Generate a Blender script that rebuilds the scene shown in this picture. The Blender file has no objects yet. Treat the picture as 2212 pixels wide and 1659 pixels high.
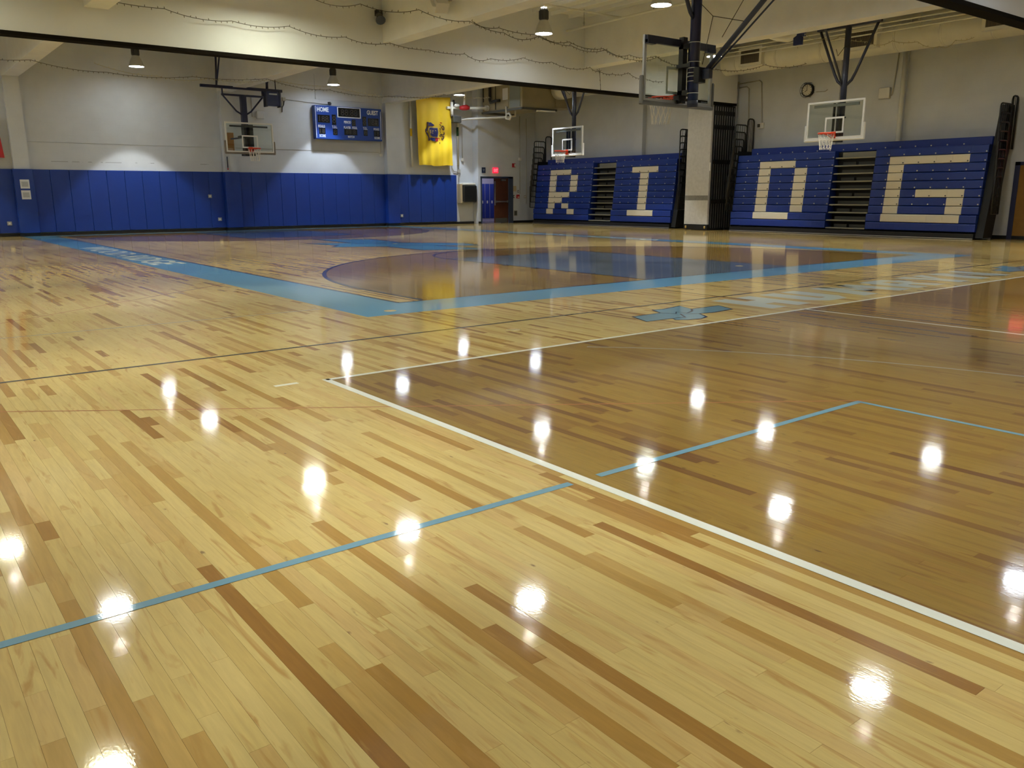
import bpy, math, random
import numpy as np
from mathutils import Vector, Matrix

random.seed(7)
scene = bpy.context.scene
C = scene.collection
PI = math.pi

# ------------------------------------------------------------------ camera
CAM_H = 1.34
YAW, PITCH, ROLL = math.radians(37.798), math.radians(12.900), math.radians(-0.2112)
FPX = 1781.65
fw = Vector((math.sin(YAW) * math.cos(PITCH), math.cos(YAW) * math.cos(PITCH), -math.sin(PITCH)))
rt0 = Vector((math.cos(YAW), -math.sin(YAW), 0))
up0 = rt0.cross(fw)
rt = math.cos(ROLL) * rt0 + math.sin(ROLL) * up0
up = -math.sin(ROLL) * rt0 + math.cos(ROLL) * up0
cd = bpy.data.cameras.new('camera')
cam = bpy.data.objects.new('camera', cd)
C.objects.link(cam)
m = Matrix((( rt.x, up.x, -fw.x, 0), (rt.y, up.y, -fw.y, 0), (rt.z, up.z, -fw.z, CAM_H), (0, 0, 0, 1)))
cam.matrix_world = m
cd.sensor_fit = 'HORIZONTAL'
cd.sensor_width = 36
cd.lens = FPX / 2212 * 36
cd.clip_start = 0.05
cd.clip_end = 200
scene.camera = cam

# ------------------------------------------------------------------ world, exposure
w = bpy.data.worlds.new('world')
scene.world = w
w.use_nodes = True
w.node_tree.nodes['Background'].inputs[0].default_value = (0.9, 0.95, 1.0, 1)
w.node_tree.nodes['Background'].inputs[1].default_value = 0.0
scene.view_settings.view_transform = 'Standard'
scene.view_settings.look = 'None'
scene.view_settings.gamma = 1
scene.view_settings.use_curve_mapping = False
scene.view_settings.exposure = 0.0
scene.cycles.use_denoising = True
scene.cycles.max_bounces = 6
scene.cycles.diffuse_bounces = 4
scene.cycles.glossy_bounces = 3
scene.cycles.use_adaptive_sampling = True
scene.cycles.adaptive_threshold = 0.06
scene.cycles.adaptive_min_samples = 16
scene.cycles.use_light_tree = False
scene.cycles.transparent_max_bounces = 12
scene.cycles.sample_clamp_indirect = 6.0
scene.cycles.caustics_reflective = False
scene.cycles.caustics_refractive = False

LENS_STRENGTH = 78.0
ADDED_UPLIGHT_STRENGTH = 200.0  # emission of the glow quad added above each lamp housing
SPOT_WATTS = 800.0

# ------------------------------------------------------------------ room constants
XL, XR = -3.2, 27.2
YN, YF = -5.5, 33.55
ZC = 6.75
YB1, YB2 = 20.5, 7.47          # the two folding-wall bulkheads
BEAMS = (-2.6, 4.65, 11.86, 19.1, 26.36)
BW = 0.24

# ------------------------------------------------------------------ mesh helpers
class MB:
    def __init__(s):
        s.v = []; s.f = []; s.sm = []
    def add(s, vs, fs, smooth=False):
        b = len(s.v)
        s.v += [tuple(p) for p in vs]
        s.f += [tuple(b + i for i in f) for f in fs]
        s.sm += [smooth] * len(fs)
        return s
    def box(s, x0, x1, y0, y1, z0, z1):
        vs = [(x0,y0,z0),(x1,y0,z0),(x1,y1,z0),(x0,y1,z0),(x0,y0,z1),(x1,y0,z1),(x1,y1,z1),(x0,y1,z1)]
        return s.add(vs, [(0,3,2,1),(4,5,6,7),(0,1,5,4),(1,2,6,5),(2,3,7,6),(3,0,4,7)])
    def cbox(s, x0, x1, y0, y1, z0, z1, c):
        """box with chamfered edges"""
        vs = []
        for sx in (0, 1):
            for sy in (0, 1):
                for sz in (0, 1):
                    X, Y, Z = (x0, x1)[sx], (y0, y1)[sy], (z0, z1)[sz]
                    dx, dy, dz = (c, -c)[sx], (c, -c)[sy], (c, -c)[sz]
                    vs += [(X, Y+dy, Z+dz), (X+dx, Y, Z+dz), (X+dx, Y+dy, Z)]
        def i(a, b, d, k): return ((a*2+b)*2+d)*3+k
        fs = []
        fs += [(i(0,0,0,0), i(0,0,1,0), i(0,1,1,0), i(0,1,0,0)), (i(1,0,0,0), i(1,1,0,0), i(1,1,1,0), i(1,0,1,0))]
        fs += [(i(0,0,0,1), i(1,0,0,1), i(1,0,1,1), i(0,0,1,1)), (i(0,1,0,1), i(0,1,1,1), i(1,1,1,1), i(1,1,0,1))]
        fs += [(i(0,0,0,2), i(0,1,0,2), i(1,1,0,2), i(1,0,0,2)), (i(0,0,1,2), i(1,0,1,2), i(1,1,1,2), i(0,1,1,2))]
        for a in (0, 1):
            for b in (0, 1):
                fs.append((i(a,b,0,0), i(a,b,0,1), i(a,b,1,1), i(a,b,1,0)))
                fs.append((i(a,0,b,0), i(a,0,b,2), i(a,1,b,2), i(a,1,b,0)))
                fs.append((i(0,a,b,1), i(0,a,b,2), i(1,a,b,2), i(1,a,b,1)))
                for d in (0, 1):
                    fs.append((i(a,b,d,0), i(a,b,d,1), i(a,b,d,2)))
        return s.add(vs, fs)
    def bar(s, p, q, wd, ht, upv=(0, 0, 1)):
        """rectangular bar from p to q"""
        p, q = Vector(p), Vector(q)
        d = (q - p).normalized()
        u = Vector(upv)
        sd = d.cross(u)
        if sd.length < 1e-4:
            sd = d.cross(Vector((0, 1, 0)))
        sd.normalize()
        u = sd.cross(d)
        vs = []
        for e in (p, q):
            for a, b in ((-1,-1),(1,-1),(1,1),(-1,1)):
                vs.append(e + sd * a * wd / 2 + u * b * ht / 2)
        return s.add(vs, [(3,2,1,0),(4,5,6,7),(0,1,5,4),(1,2,6,5),(2,3,7,6),(3,0,4,7)])
    def tube(s, pts, r, n=8, cap=True, closed=False, smooth=True):
        pts = [Vector(p) for p in pts]
        k = len(pts)
        rings = []
        nrm = None
        for i in range(k):
            if closed:
                t = pts[(i+1) % k] - pts[i-1]
            else:
                t = pts[min(i+1, k-1)] - pts[max(i-1, 0)]
            t.normalize()
            if nrm is None:
                a = Vector((0, 0, 1)) if abs(t.z) < .9 else Vector((1, 0, 0))
                nrm = t.cross(a).normalized()
            else:
                nrm = (nrm - t * nrm.dot(t)).normalized()
            bn = t.cross(nrm)
            rr = r[i] if isinstance(r, (list, tuple)) else r
            rings.append([pts[i] + (nrm * math.cos(2*PI*j/n) + bn * math.sin(2*PI*j/n)) * rr for j in range(n)])
        vs = [p for rg in rings for p in rg]
        fs = []
        for i in range(k if closed else k-1):
            i2 = (i+1) % k
            for j in range(n):
                j2 = (j+1) % n
                fs.append((i*n+j, i*n+j2, i2*n+j2, i2*n+j))
        s.add(vs, fs, smooth)
        if cap and not closed:
            b = len(s.v) - len(vs)
            s.f.append(tuple(b + j for j in range(n))[::-1]); s.sm.append(False)
            s.f.append(tuple(b + (k-1)*n + j for j in range(n))); s.sm.append(False)
        return s
    def cyl(s, c, r, z0, z1, n=24):
        return s.tube([(c[0], c[1], z0), (c[0], c[1], z1)], r, n)
    def lathe(s, c, prof, n=24, smooth=True):
        """prof: (radius, z) pairs about a vertical axis through c"""
        vs = [(c[0] + r*math.cos(2*PI*j/n), c[1] + r*math.sin(2*PI*j/n), c[2] + z) for r, z in prof for j in range(n)]
        fs = [(i*n+j, i*n+(j+1) % n, (i+1)*n+(j+1) % n, (i+1)*n+j) for i in range(len(prof)-1) for j in range(n)]
        return s.add(vs, fs, smooth)
    def disc(s, c, r, n=24, axis='z', up=True):
        vs = []
        for j in range(n):
            a, b = r*math.cos(2*PI*j/n), r*math.sin(2*PI*j/n)
            vs.append({'z': (c[0]+a, c[1]+b, c[2]), 'x': (c[0], c[1]+a, c[2]+b), 'y': (c[0]+a, c[1], c[2]+b)}[axis])
        f = tuple(range(n))
        return s.add(vs, [f if up else f[::-1]])
    def sphere(s, c, r, n=8, k=5):
        prof = [(max(r*math.sin(PI*i/k), 1e-4), -r*math.cos(PI*i/k)) for i in range(k+1)]
        return s.lathe(c, prof, n)
    def flat(s, poly, z, thick=0.0):
        """floor polygon given as (x, y) points"""
        vs = [(p[0], p[1], z) for p in poly]
        a = sum(poly[i][0]*poly[(i+1) % len(poly)][1] - poly[(i+1) % len(poly)][0]*poly[i][1] for i in range(len(poly)))
        f = tuple(range(len(poly)))
        return s.add(vs, [f if a > 0 else f[::-1]])
    def rect(s, x0, x1, y0, y1, z):
        return s.flat([(x0,y0),(x1,y0),(x1,y1),(x0,y1)], z)
    def strip(s, pts, wd, z):
        """painted line following (x, y) points"""
        L, R = [], []
        for i in range(len(pts)):
            a = Vector(pts[max(i-1, 0)]); b = Vector(pts[min(i+1, len(pts)-1)])
            t = (b - a).normalized(); nrm = Vector((-t.y, t.x)) * wd / 2
            p = Vector(pts[i])
            L.append((p.x+nrm.x, p.y+nrm.y, z)); R.append((p.x-nrm.x, p.y-nrm.y, z))
        k = len(pts)
        return s.add(L + R, [(i, k+i, k+i+1, i+1) for i in range(k-1)])
    def build(s, name, mat, parent=None, **kw):
        me = bpy.data.meshes.new(name)
        me.from_pydata(s.v, [], s.f)
        if any(s.sm):
            me.polygons.foreach_set('use_smooth', s.sm)
        me.update()
        return link(name, me, mat, parent, **kw)

def link(name, me, mat=None, parent=None, label=None, cat=None, group=None, kind=None):
    o = bpy.data.objects.new(name, me)
    C.objects.link(o)
    if mat is not None and me is not None and not len(me.materials):
        me.materials.append(mat)
    if parent is not None:
        o.parent = parent
        if parent.get('_world'):
            o.matrix_parent_inverse = Matrix.Translation(-Vector(parent.location))
    return tag(o, label, cat, group, kind)

def tag(o, label=None, cat=None, group=None, kind=None):
    if label: o['label'] = label
    if cat: o['category'] = cat
    if group: o['group'] = group
    if kind: o['kind'] = kind
    return o

def thing(name, label, cat, loc, rotz=0.0, group=None, world=True):
    """Empty at a thing's base; with world=True its parts are given in room coordinates"""
    o = bpy.data.objects.new(name, None)
    C.objects.link(o)
    o.location = loc
    o.rotation_euler = (0, 0, rotz)
    o.empty_display_size = .1
    if world: o['_world'] = 1
    return tag(o, label, cat, group)

_tc = {}
def text_shape(body, bold=0.0):
    k = (body, bold)
    if k not in _tc:
        cu = bpy.data.curves.new('lettering', 'FONT')
        cu.body = body
        cu.offset = bold
        cu.resolution_u = 3
        ob = bpy.data.objects.new('lettering', cu)
        C.objects.link(ob)
        dg = bpy.context.evaluated_depsgraph_get()
        me = ob.evaluated_get(dg).to_mesh()
        vs = np.array([v.co[:2] for v in me.vertices])
        fs = [tuple(p.vertices) for p in me.polygons]
        ob.evaluated_get(dg).to_mesh_clear()
        bpy.data.objects.remove(ob); bpy.data.curves.remove(cu)
        lo, hi = vs.min(0), vs.max(0)
        _tc[k] = ((vs - lo) / (hi - lo), fs)
    return _tc[k]

def put_text(mb, body, org, xd, yd, wd, ht, bold=0.0):
    """letters filling a wd x ht rectangle that starts at org and is spanned by xd and yd"""
    vs, fs = text_shape(body, bold)
    o, xd, yd = Vector(org), Vector(xd), Vector(yd)
    mb.add([o + xd * (a * wd) + yd * (b * ht) for a, b in vs], fs)

# ------------------------------------------------------------------ material helpers
def nmat(name):
    mt = bpy.data.materials.new(name)
    mt.use_nodes = True
    return mt, mt.node_tree, mt.node_tree.nodes['Principled BSDF']

def M(name, col, rough=.5, metal=0.0, noise=0.0, nscale=8.0, bump=0.0, bscale=60.0, coat=0.0, emit=None, estr=0.0, spec=None):
    mt, nt, b = nmat(name)
    b.inputs['Base Color'].default_value = (*col, 1)
    b.inputs['Roughness'].default_value = rough
    b.inputs['Metallic'].default_value = metal
    if spec is not None: b.inputs['Specular IOR Level'].default_value = spec
    if coat:
        b.inputs['Coat Weight'].default_value = coat
        b.inputs['Coat Roughness'].default_value = .08
    if emit:
        b.inputs['Emission Color'].default_value = (*emit, 1)
        b.inputs['Emission Strength'].default_value = estr
    g = nt.nodes.new('ShaderNodeNewGeometry')
    if noise:
        n = nt.nodes.new('ShaderNodeTexNoise'); n.inputs['Scale'].default_value = nscale; n.inputs['Detail'].default_value = 5
        nt.links.new(g.outputs['Position'], n.inputs['Vector'])
        mr = nt.nodes.new('ShaderNodeMapRange'); mr.inputs[1].default_value = .3; mr.inputs[2].default_value = .7
        mr.inputs[3].default_value = 1 - noise; mr.inputs[4].default_value = 1 + noise * .4
        nt.links.new(n.outputs[0], mr.inputs[0])
        mx = nt.nodes.new('ShaderNodeMix'); mx.data_type = 'RGBA'; mx.blend_type = 'MULTIPLY'; mx.inputs[0].default_value = 1
        mx.inputs[6].default_value = (*col, 1)
        nt.links.new(mr.outputs[0], mx.inputs[7])
        nt.links.new(mx.outputs[2], b.inputs['Base Color'])
    if bump:
        n2 = nt.nodes.new('ShaderNodeTexNoise'); n2.inputs['Scale'].default_value = bscale; n2.inputs['Detail'].default_value = 3
        nt.links.new(g.outputs['Position'], n2.inputs['Vector'])
        bp = nt.nodes.new('ShaderNodeBump'); bp.inputs['Strength'].default_value = bump; bp.inputs['Distance'].default_value = .01
        nt.links.new(n2.outputs[0], bp.inputs['Height'])
        nt.links.new(bp.outputs[0], b.inputs['Normal'])
    return mt

def math_node(nt, op, a, b=None, c=None):
    n = nt.nodes.new('ShaderNodeMath'); n.operation = op
    for i, x in enumerate((a, b, c)):
        if x is None: continue
        if isinstance(x, (int, float)): n.inputs[i].default_value = x
        else: nt.links.new(x, n.inputs[i])
    return n.outputs[0]

def block_wall(name, col):
    """painted concrete block: faint joints, a little unevenness and grime"""
    mt, nt, b = nmat(name)
    g = nt.nodes.new('ShaderNodeNewGeometry')
    sp = nt.nodes.new('ShaderNodeSeparateXYZ'); nt.links.new(g.outputs['Position'], sp.inputs[0])
    u = math_node(nt, 'ADD', sp.outputs[0], sp.outputs[1])
    cb = nt.nodes.new('ShaderNodeCombineXYZ')
    nt.links.new(u, cb.inputs[0]); nt.links.new(sp.outputs[2], cb.inputs[1])
    br = nt.nodes.new('ShaderNodeTexBrick')
    br.inputs['Scale'].default_value = 1
    br.inputs['Brick Width'].default_value = .406; br.inputs['Row Height'].default_value = .203
    br.inputs['Mortar Size'].default_value = .006; br.inputs['Mortar Smooth'].default_value = .6
    br.inputs['Color1'].default_value = (1, 1, 1, 1); br.inputs['Color2'].default_value = (.988, .988, .988, 1); br.inputs['Mortar'].default_value = (.965, .965, .965, 1)
    nt.links.new(cb.outputs[0], br.inputs['Vector'])
    n = nt.nodes.new('ShaderNodeTexNoise'); n.inputs['Scale'].default_value = 1.3; n.inputs['Detail'].default_value = 6
    nt.links.new(g.outputs['Position'], n.inputs['Vector'])
    mr = nt.nodes.new('ShaderNodeMapRange'); mr.inputs[1].default_value = .3; mr.inputs[2].default_value = .7; mr.inputs[3].default_value = .93; mr.inputs[4].default_value = 1.03
    nt.links.new(n.outputs[0], mr.inputs[0])
    mx = nt.nodes.new('ShaderNodeMix'); mx.data_type = 'RGBA'; mx.blend_type = 'MULTIPLY'; mx.inputs[0].default_value = 1
    mx.inputs[6].default_value = (*col, 1); nt.links.new(br.outputs['Color'], mx.inputs[7])
    mx2 = nt.nodes.new('ShaderNodeMix'); mx2.data_type = 'RGBA'; mx2.blend_type = 'MULTIPLY'; mx2.inputs[0].default_value = 1
    nt.links.new(mx.outputs[2], mx2.inputs[6]); nt.links.new(mr.outputs[0], mx2.inputs[7])
    # scuffs left along the wall just over the padding
    dz = math_node(nt, 'ABSOLUTE', math_node(nt, 'SUBTRACT', sp.outputs[2], 2.55))
    band = math_node(nt, 'MULTIPLY', math_node(nt, 'LESS_THAN', dz, .014), math_node(nt, 'MULTIPLY', math_node(nt, 'LESS_THAN', sp.outputs[0], 11.3), math_node(nt, 'GREATER_THAN', sp.outputs[0], 4.95)))
    n3 = nt.nodes.new('ShaderNodeTexNoise'); n3.inputs['Scale'].default_value = 2.2; n3.inputs['Detail'].default_value = 8
    nt.links.new(g.outputs['Position'], n3.inputs['Vector'])
    sc = math_node(nt, 'MULTIPLY', band, math_node(nt, 'GREATER_THAN', n3.outputs[0], .54))
    mx3 = nt.nodes.new('ShaderNodeMix'); mx3.data_type = 'RGBA'
    nt.links.new(math_node(nt, 'MULTIPLY', sc, .45), mx3.inputs[0])
    nt.links.new(mx2.outputs[2], mx3.inputs[6]); mx3.inputs[7].default_value = (.12, .12, .13, 1)
    nt.links.new(mx3.outputs[2], b.inputs['Base Color'])
    b.inputs['Roughness'].default_value = .55
    bp = nt.nodes.new('ShaderNodeBump'); bp.inputs['Strength'].default_value = .15; bp.inputs['Distance'].default_value = .003
    nt.links.new(br.outputs['Fac'], bp.inputs['Height']); bp.invert = True
    nt.links.new(bp.outputs[0], b.inputs['Normal'])
    return mt

ARCS = ((12.0, 10.8), (12.0, 30.95))
ARC_R = 6.3
BASE_N, BASE_F = 9.22, 32.5
COURT_X0, COURT_Y1 = 2.59, 5.6       # the stained near court lies at x > X0, y < Y1

def wood_material():
    mt, nt, b = nmat('gym_floor_wood')
    L = nt.links.new
    g = nt.nodes.new('ShaderNodeNewGeometry')
    sp = nt.nodes.new('ShaderNodeSeparateXYZ'); L(g.outputs['Position'], sp.inputs[0])
    at = nt.nodes.new('ShaderNodeAttribute'); at.attribute_name = 'tone'
    tone = at.outputs['Fac']
    # plank base colour
    rp = nt.nodes.new('ShaderNodeValToRGB')
    cr = rp.color_ramp
    stops = [(0, (.555, .40, .13)), (.25, (.585, .43, .15)), (.5, (.53, .375, .115)), (.66, (.555, .375, .13)), (.78, (.48, .305, .085)), (.88, (.36, .19, .028)), (1.0, (.26, .11, .011))]
    cr.elements[0].position = 0; cr.elements[0].color = (*stops[0][1], 1)
    cr.elements[1].position = 1; cr.elements[1].color = (*stops[-1][1], 1)
    for p, c in stops[1:-1]:
        e = cr.elements.new(p); e.color = (*c, 1)
    L(tone, rp.inputs[0])
    # grain: noise drawn out along the planks (y), shifted plank by plank
    def stretched(sx, sy, off):
        cb = nt.nodes.new('ShaderNodeCombineXYZ')
        L(math_node(nt, 'MULTIPLY', sp.outputs[0], sx), cb.inputs[0])
        L(math_node(nt, 'MULTIPLY', sp.outputs[1], sy), cb.inputs[1])
        L(math_node(nt, 'MULTIPLY', tone, off), cb.inputs[2])
        return cb.outputs[0]
    n1 = nt.nodes.new('ShaderNodeTexNoise'); n1.inputs['Scale'].default_value = 1; n1.inputs['Detail'].default_value = 6; n1.inputs['Distortion'].default_value = .6
    L(stretched(70, 5, 937), n1.inputs['Vector'])
    mr1 = nt.nodes.new('ShaderNodeMapRange'); mr1.inputs[1].default_value = .25; mr1.inputs[2].default_value = .75; mr1.inputs[3].default_value = .88; mr1.inputs[4].default_value = 1.08
    L(n1.outputs[0], mr1.inputs[0])
    mx1 = nt.nodes.new('ShaderNodeMix'); mx1.data_type = 'RGBA'; mx1.blend_type = 'MULTIPLY'; mx1.inputs[0].default_value = 1
    L(rp.outputs[0], mx1.inputs[6]); L(mr1.outputs[0], mx1.inputs[7])
    # brown heartwood streaks and blotches
    n2 = nt.nodes.new('ShaderNodeTexNoise'); n2.inputs['Scale'].default_value = 1; n2.inputs['Detail'].default_value = 4; n2.inputs['Distortion'].default_value = 1.2
    L(stretched(20, 2.2, 613), n2.inputs['Vector'])
    mr2 = nt.nodes.new('ShaderNodeMapRange'); mr2.inputs[1].default_value = .57; mr2.inputs[2].default_value = .70; mr2.inputs[3].default_value = 0; mr2.inputs[4].default_value = .8
    L(n2.outputs[0], mr2.inputs[0])
    mx2 = nt.nodes.new('ShaderNodeMix'); mx2.data_type = 'RGBA'
    L(mr2.outputs[0], mx2.inputs[0]); L(mx1.outputs[2], mx2.inputs[6]); mx2.inputs[7].default_value = (.40, .215, .045, 1)
    # small dark knots and mineral marks
    n4 = nt.nodes.new('ShaderNodeTexNoise'); n4.inputs['Scale'].default_value = 1; n4.inputs['Detail'].default_value = 2
    L(stretched(26, 9, 311), n4.inputs['Vector'])
    mr4 = nt.nodes.new('ShaderNodeMapRange'); mr4.inputs[1].default_value = .735; mr4.inputs[2].default_value = .80; mr4.inputs[3].default_value = 0; mr4.inputs[4].default_value = .75
    L(n4.outputs[0], mr4.inputs[0])
    mx4 = nt.nodes.new('ShaderNodeMix'); mx4.data_type = 'RGBA'
    L(mr4.outputs[0], mx4.inputs[0]); L(mx2.outputs[2], mx4.inputs[6]); mx4.inputs[7].default_value = (.15, .065, .02, 1)
    mx2 = mx4
    # stain: the near court and the areas inside the three-point lines
    s1 = math_node(nt, 'MULTIPLY', math_node(nt, 'GREATER_THAN', sp.outputs[0], COURT_X0), math_node(nt, 'LESS_THAN', sp.outputs[1], COURT_Y1))
    st = s1
    for (cx, cy), sgn in zip(ARCS, (1, -1)):
        dx = math_node(nt, 'SUBTRACT', sp.outputs[0], cx)
        dy = math_node(nt, 'SUBTRACT', sp.outputs[1], cy)
        dyc = math_node(nt, 'MAXIMUM', math_node(nt, 'MULTIPLY', dy, sgn), 0.0)
        r2 = math_node(nt, 'ADD', math_node(nt, 'MULTIPLY', dx, dx), math_node(nt, 'MULTIPLY', dyc, dyc))
        ins = math_node(nt, 'LESS_THAN', r2, ARC_R * ARC_R)
        lim = math_node(nt, 'GREATER_THAN', sp.outputs[1], BASE_N) if sgn > 0 else math_node(nt, 'LESS_THAN', sp.outputs[1], BASE_F)
        st = math_node(nt, 'MAXIMUM', st, math_node(nt, 'MULTIPLY', ins, lim))
    mx3 = nt.nodes.new('ShaderNodeMix'); mx3.data_type = 'RGBA'; mx3.blend_type = 'MULTIPLY'
    L(st, mx3.inputs[0]); L(mx2.outputs[2], mx3.inputs[6]); mx3.inputs[7].default_value = (.45, .355, .115, 1)
    L(mx3.outputs[2], b.inputs['Base Color'])
    b.inputs['Roughness'].default_value = .45
    b.inputs['Specular IOR Level'].default_value = .2
    coat_gloss(nt, b, g)
    return mt

def coat_gloss(nt, b, g):
    """the shared polyurethane finish: clear coat, faintly rippled"""
    b.inputs['Coat Weight'].default_value = 0.9
    b.inputs['Coat IOR'].default_value = 1.46
    b.inputs['Coat Roughness'].default_value = .065
    n = nt.nodes.new('ShaderNodeTexNoise'); n.inputs['Scale'].default_value = 1; n.inputs['Detail'].default_value = 2
    mp = nt.nodes.new('ShaderNodeMapping'); mp.inputs['Scale'].default_value = (120, 60, 1)
    nt.links.new(g.outputs['Position'], mp.inputs['Vector']); nt.links.new(mp.outputs[0], n.inputs['Vector'])
    bp = nt.nodes.new('ShaderNodeBump'); bp.inputs['Strength'].default_value = 1.0; bp.inputs['Distance'].default_value = .00007
    nt.links.new(n.outputs[0], bp.inputs['Height'])
    nt.links.new(bp.outputs[0], b.inputs['Coat Normal'])

def paint(name, col, rough=.45, var=.06):
    mt, nt, b = nmat(name)
    g = nt.nodes.new('ShaderNodeNewGeometry')
    n = nt.nodes.new('ShaderNodeTexNoise'); n.inputs['Scale'].default_value = 1; n.inputs['Detail'].default_value = 3
    mp = nt.nodes.new('ShaderNodeMapping'); mp.inputs['Scale'].default_value = (18, 1.5, 1)
    nt.links.new(g.outputs['Position'], mp.inputs['Vector']); nt.links.new(mp.outputs[0], n.inputs['Vector'])
    mr = nt.nodes.new('ShaderNodeMapRange'); mr.inputs[3].default_value = 1-var; mr.inputs[4].default_value = 1+var
    nt.links.new(n.outputs[0], mr.inputs[0])
    mx = nt.nodes.new('ShaderNodeMix'); mx.data_type = 'RGBA'; mx.blend_type = 'MULTIPLY'; mx.inputs[0].default_value = 1
    mx.inputs[6].default_value = (*col, 1); nt.links.new(mr.outputs[0], mx.inputs[7])
    nt.links.new(mx.outputs[2], b.inputs['Base Color'])
    b.inputs['Roughness'].default_value = rough
    b.inputs['Specular IOR Level'].default_value = .2
    coat_gloss(nt, b, g)
    return mt

def glass_material():
    mt = bpy.data.materials.new('backboard_glass'); mt.use_nodes = True
    nt = mt.node_tree
    for n in list(nt.nodes): nt.nodes.remove(n)
    out = nt.nodes.new('ShaderNodeOutputMaterial')
    tr = nt.nodes.new('ShaderNodeBsdfTransparent'); tr.inputs[0].default_value = (.84, .90, .86, 1)
    gl = nt.nodes.new('ShaderNodeBsdfGlossy'); gl.inputs['Roughness'].default_value = .02
    mx = nt.nodes.new('ShaderNodeMixShader'); mx.inputs[0].default_value = .07
    nt.links.new(tr.outputs[0], mx.inputs[1]); nt.links.new(gl.outputs[0], mx.inputs[2])
    nt.links.new(mx.outputs[0], out.inputs[0])
    return mt

WALL = (.60, .62, .65)
m_wall = block_wall('painted_block_wall', WALL)
m_wall_r = block_wall('painted_block_wall_grey', (.59, .61, .645))
m_beam = M('beam_paint', (.78, .78, .76), .55, noise=.06, nscale=2)
m_ceil = M('ceiling_paint', (.68, .68, .62), .7, noise=.08, nscale=1.5)
m_bulk = M('bulkhead_paint', (.68, .69, .68), .6, noise=.05, nscale=.8)
m_track = M('track_dark', (.010, .008, .006), .9, spec=.05)
m_pad = M('pad_vinyl_blue', (.008, .040, .26), .42, noise=.08, nscale=3, bump=.05, bscale=25)
m_black = M('black_rubber', (.008, .008, .008), .45)
m_navy = M('navy_steel', (.010, .013, .055), .32)
m_darksteel = M('dark_blue_grey_steel', (.022, .026, .048), .4)
m_blackmetal = M('black_metal', (.010, .010, .011), .4)
m_white = M('white_plastic', (.72, .70, .64), .4)
m_whitepaint = M('white_paint', (.78, .78, .76), .4)
m_greyframe = M('grey_frame', (.46, .49, .52), .35, metal=.3)
m_greypad = M('grey_board_padding', (.17, .17, .165), .55)
m_rim = M('orange_rim_paint', (.72, .055, .012), .35)
m_net = M('net_cord', (.80, .76, .66), .8)
m_glass = glass_material()
m_alu = M('aluminium', (.55, .55, .53), .35, metal=.9)
m_zinc = M('zinc_bolt', (.62, .62, .58), .3, metal=.8)
m_seat = M('seat_blue_plastic', (.008, .032, .24), .38, bump=.04, bscale=30)
m_seatw = M('seat_cream_plastic', (.70, .64, .52), .42, bump=.04, bscale=30)
m_under = M('bleacher_understructure', (.006, .006, .006), .6)
m_step = M('aisle_tread_grey', (.07, .07, .06), .6)
m_nose = M('aisle_nosing', (.25, .24, .19), .5, metal=.2)
m_panel = M('partition_fabric', (.50, .49, .47), .85, noise=.10, nscale=9, bump=.25, bscale=40)
m_tape = M('worn_strip', (.20, .19, .17), .8, noise=.2, nscale=20)
m_duct = M('duct_white', (.76, .75, .68), .5, noise=.05, nscale=3)
m_grille = M('grille_dark', (.12, .10, .08), .5, metal=.4)
m_yellow = M('flag_yellow', (.72, .48, .010), .65, noise=.03, nscale=4)
m_sb = M('scoreboard_blue', (.010, .045, .26), .4)
m_sbk = M('scoreboard_window', (.006, .006, .007), .25)
m_dig = M('unlit_digit', (.035, .033, .03), .4)
m_letter = M('sign_white', (.75, .77, .80), .5)
m_door = M('door_wood', (.085, .028, .012), .4, noise=.2, nscale=6)
m_frame = M('door_frame_blue', (.045, .06, .10), .45)
m_locker = M('locker_blue', (.030, .055, .34), .4)
m_hall = M('hall_wall', (.70, .66, .78), .6)
m_red = M('red_paint', (.45, .015, .02), .4)
m_exit = M('exit_sign_lit', (.5, .02, .02), .5, emit=(1, .02, .06), estr=1.2)
m_exitl = M('exit_letter_lit', (.6, .1, .1), .5, emit=(1, .18, .22), estr=1.8)
m_hvac = M('hvac_sheet_metal', (.34, .29, .18), .45, metal=.2, noise=.08, nscale=2)
m_hvac2 = M('hvac_grey_panel', (.22, .25, .24), .45, metal=.2)
m_hvacd = M('hvac_dark', (.07, .07, .06), .5)
m_pipe = M('pipe_white', (.74, .73, .66), .45)
m_conduit = M('conduit_grey', (.40, .38, .33), .45)
m_paper = M('paper', (.70, .70, .70), .8)
m_brown = M('brown_board', (.30, .13, .03), .6)
m_bluebox = M('hoist_blue', (.012, .022, .11), .4)
m_lamp = M('lamp_housing', (.06, .06, .06), .4, metal=.5)
m_refl = M('lamp_reflector', (.55, .54, .50), .35, metal=.4)
m_wire = M('string_wire_dark', (.05, .045, .03), .6)
m_wire2 = M('string_wire_pale', (.42, .38, .25), .6)
m_bulb = M('string_bulb', (.16, .14, .10), .3)
m_bulb2 = M('string_bulb_pale', (.60, .55, .38), .3)
m_brass = M('brass_plate', (.65, .50, .20), .3, metal=.7)
m_clockf = M('clock_face', (.62, .58, .46), .5)
m_tan = M('tan_box', (.50, .40, .24), .6)
m_bluesign = M('blue_sign', (.02, .035, .09), .5)

m_wood = wood_material()
p_white = paint('line_white', (.74, .74, .64))
p_letter = paint('letter_white', (.50, .53, .46))
p_black = paint('line_black', (.02, .018, .02))
p_navy = paint('line_navy', (.012, .014, .06))
p_sky = paint('border_sky_blue', (.105, .30, .47))
p_sky2 = paint('line_pale_blue', (.13, .28, .36))
p_lane = paint('lane_slate', (.085, .12, .18))
p_red = paint('line_red', (.38, .12, .05))
p_tan = paint('line_grey', (.30, .30, .28))
p_logo = paint('logo_blue', (.12, .26, .34))
p_logo2 = paint('logo_sky', (.085, .33, .60))

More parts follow.
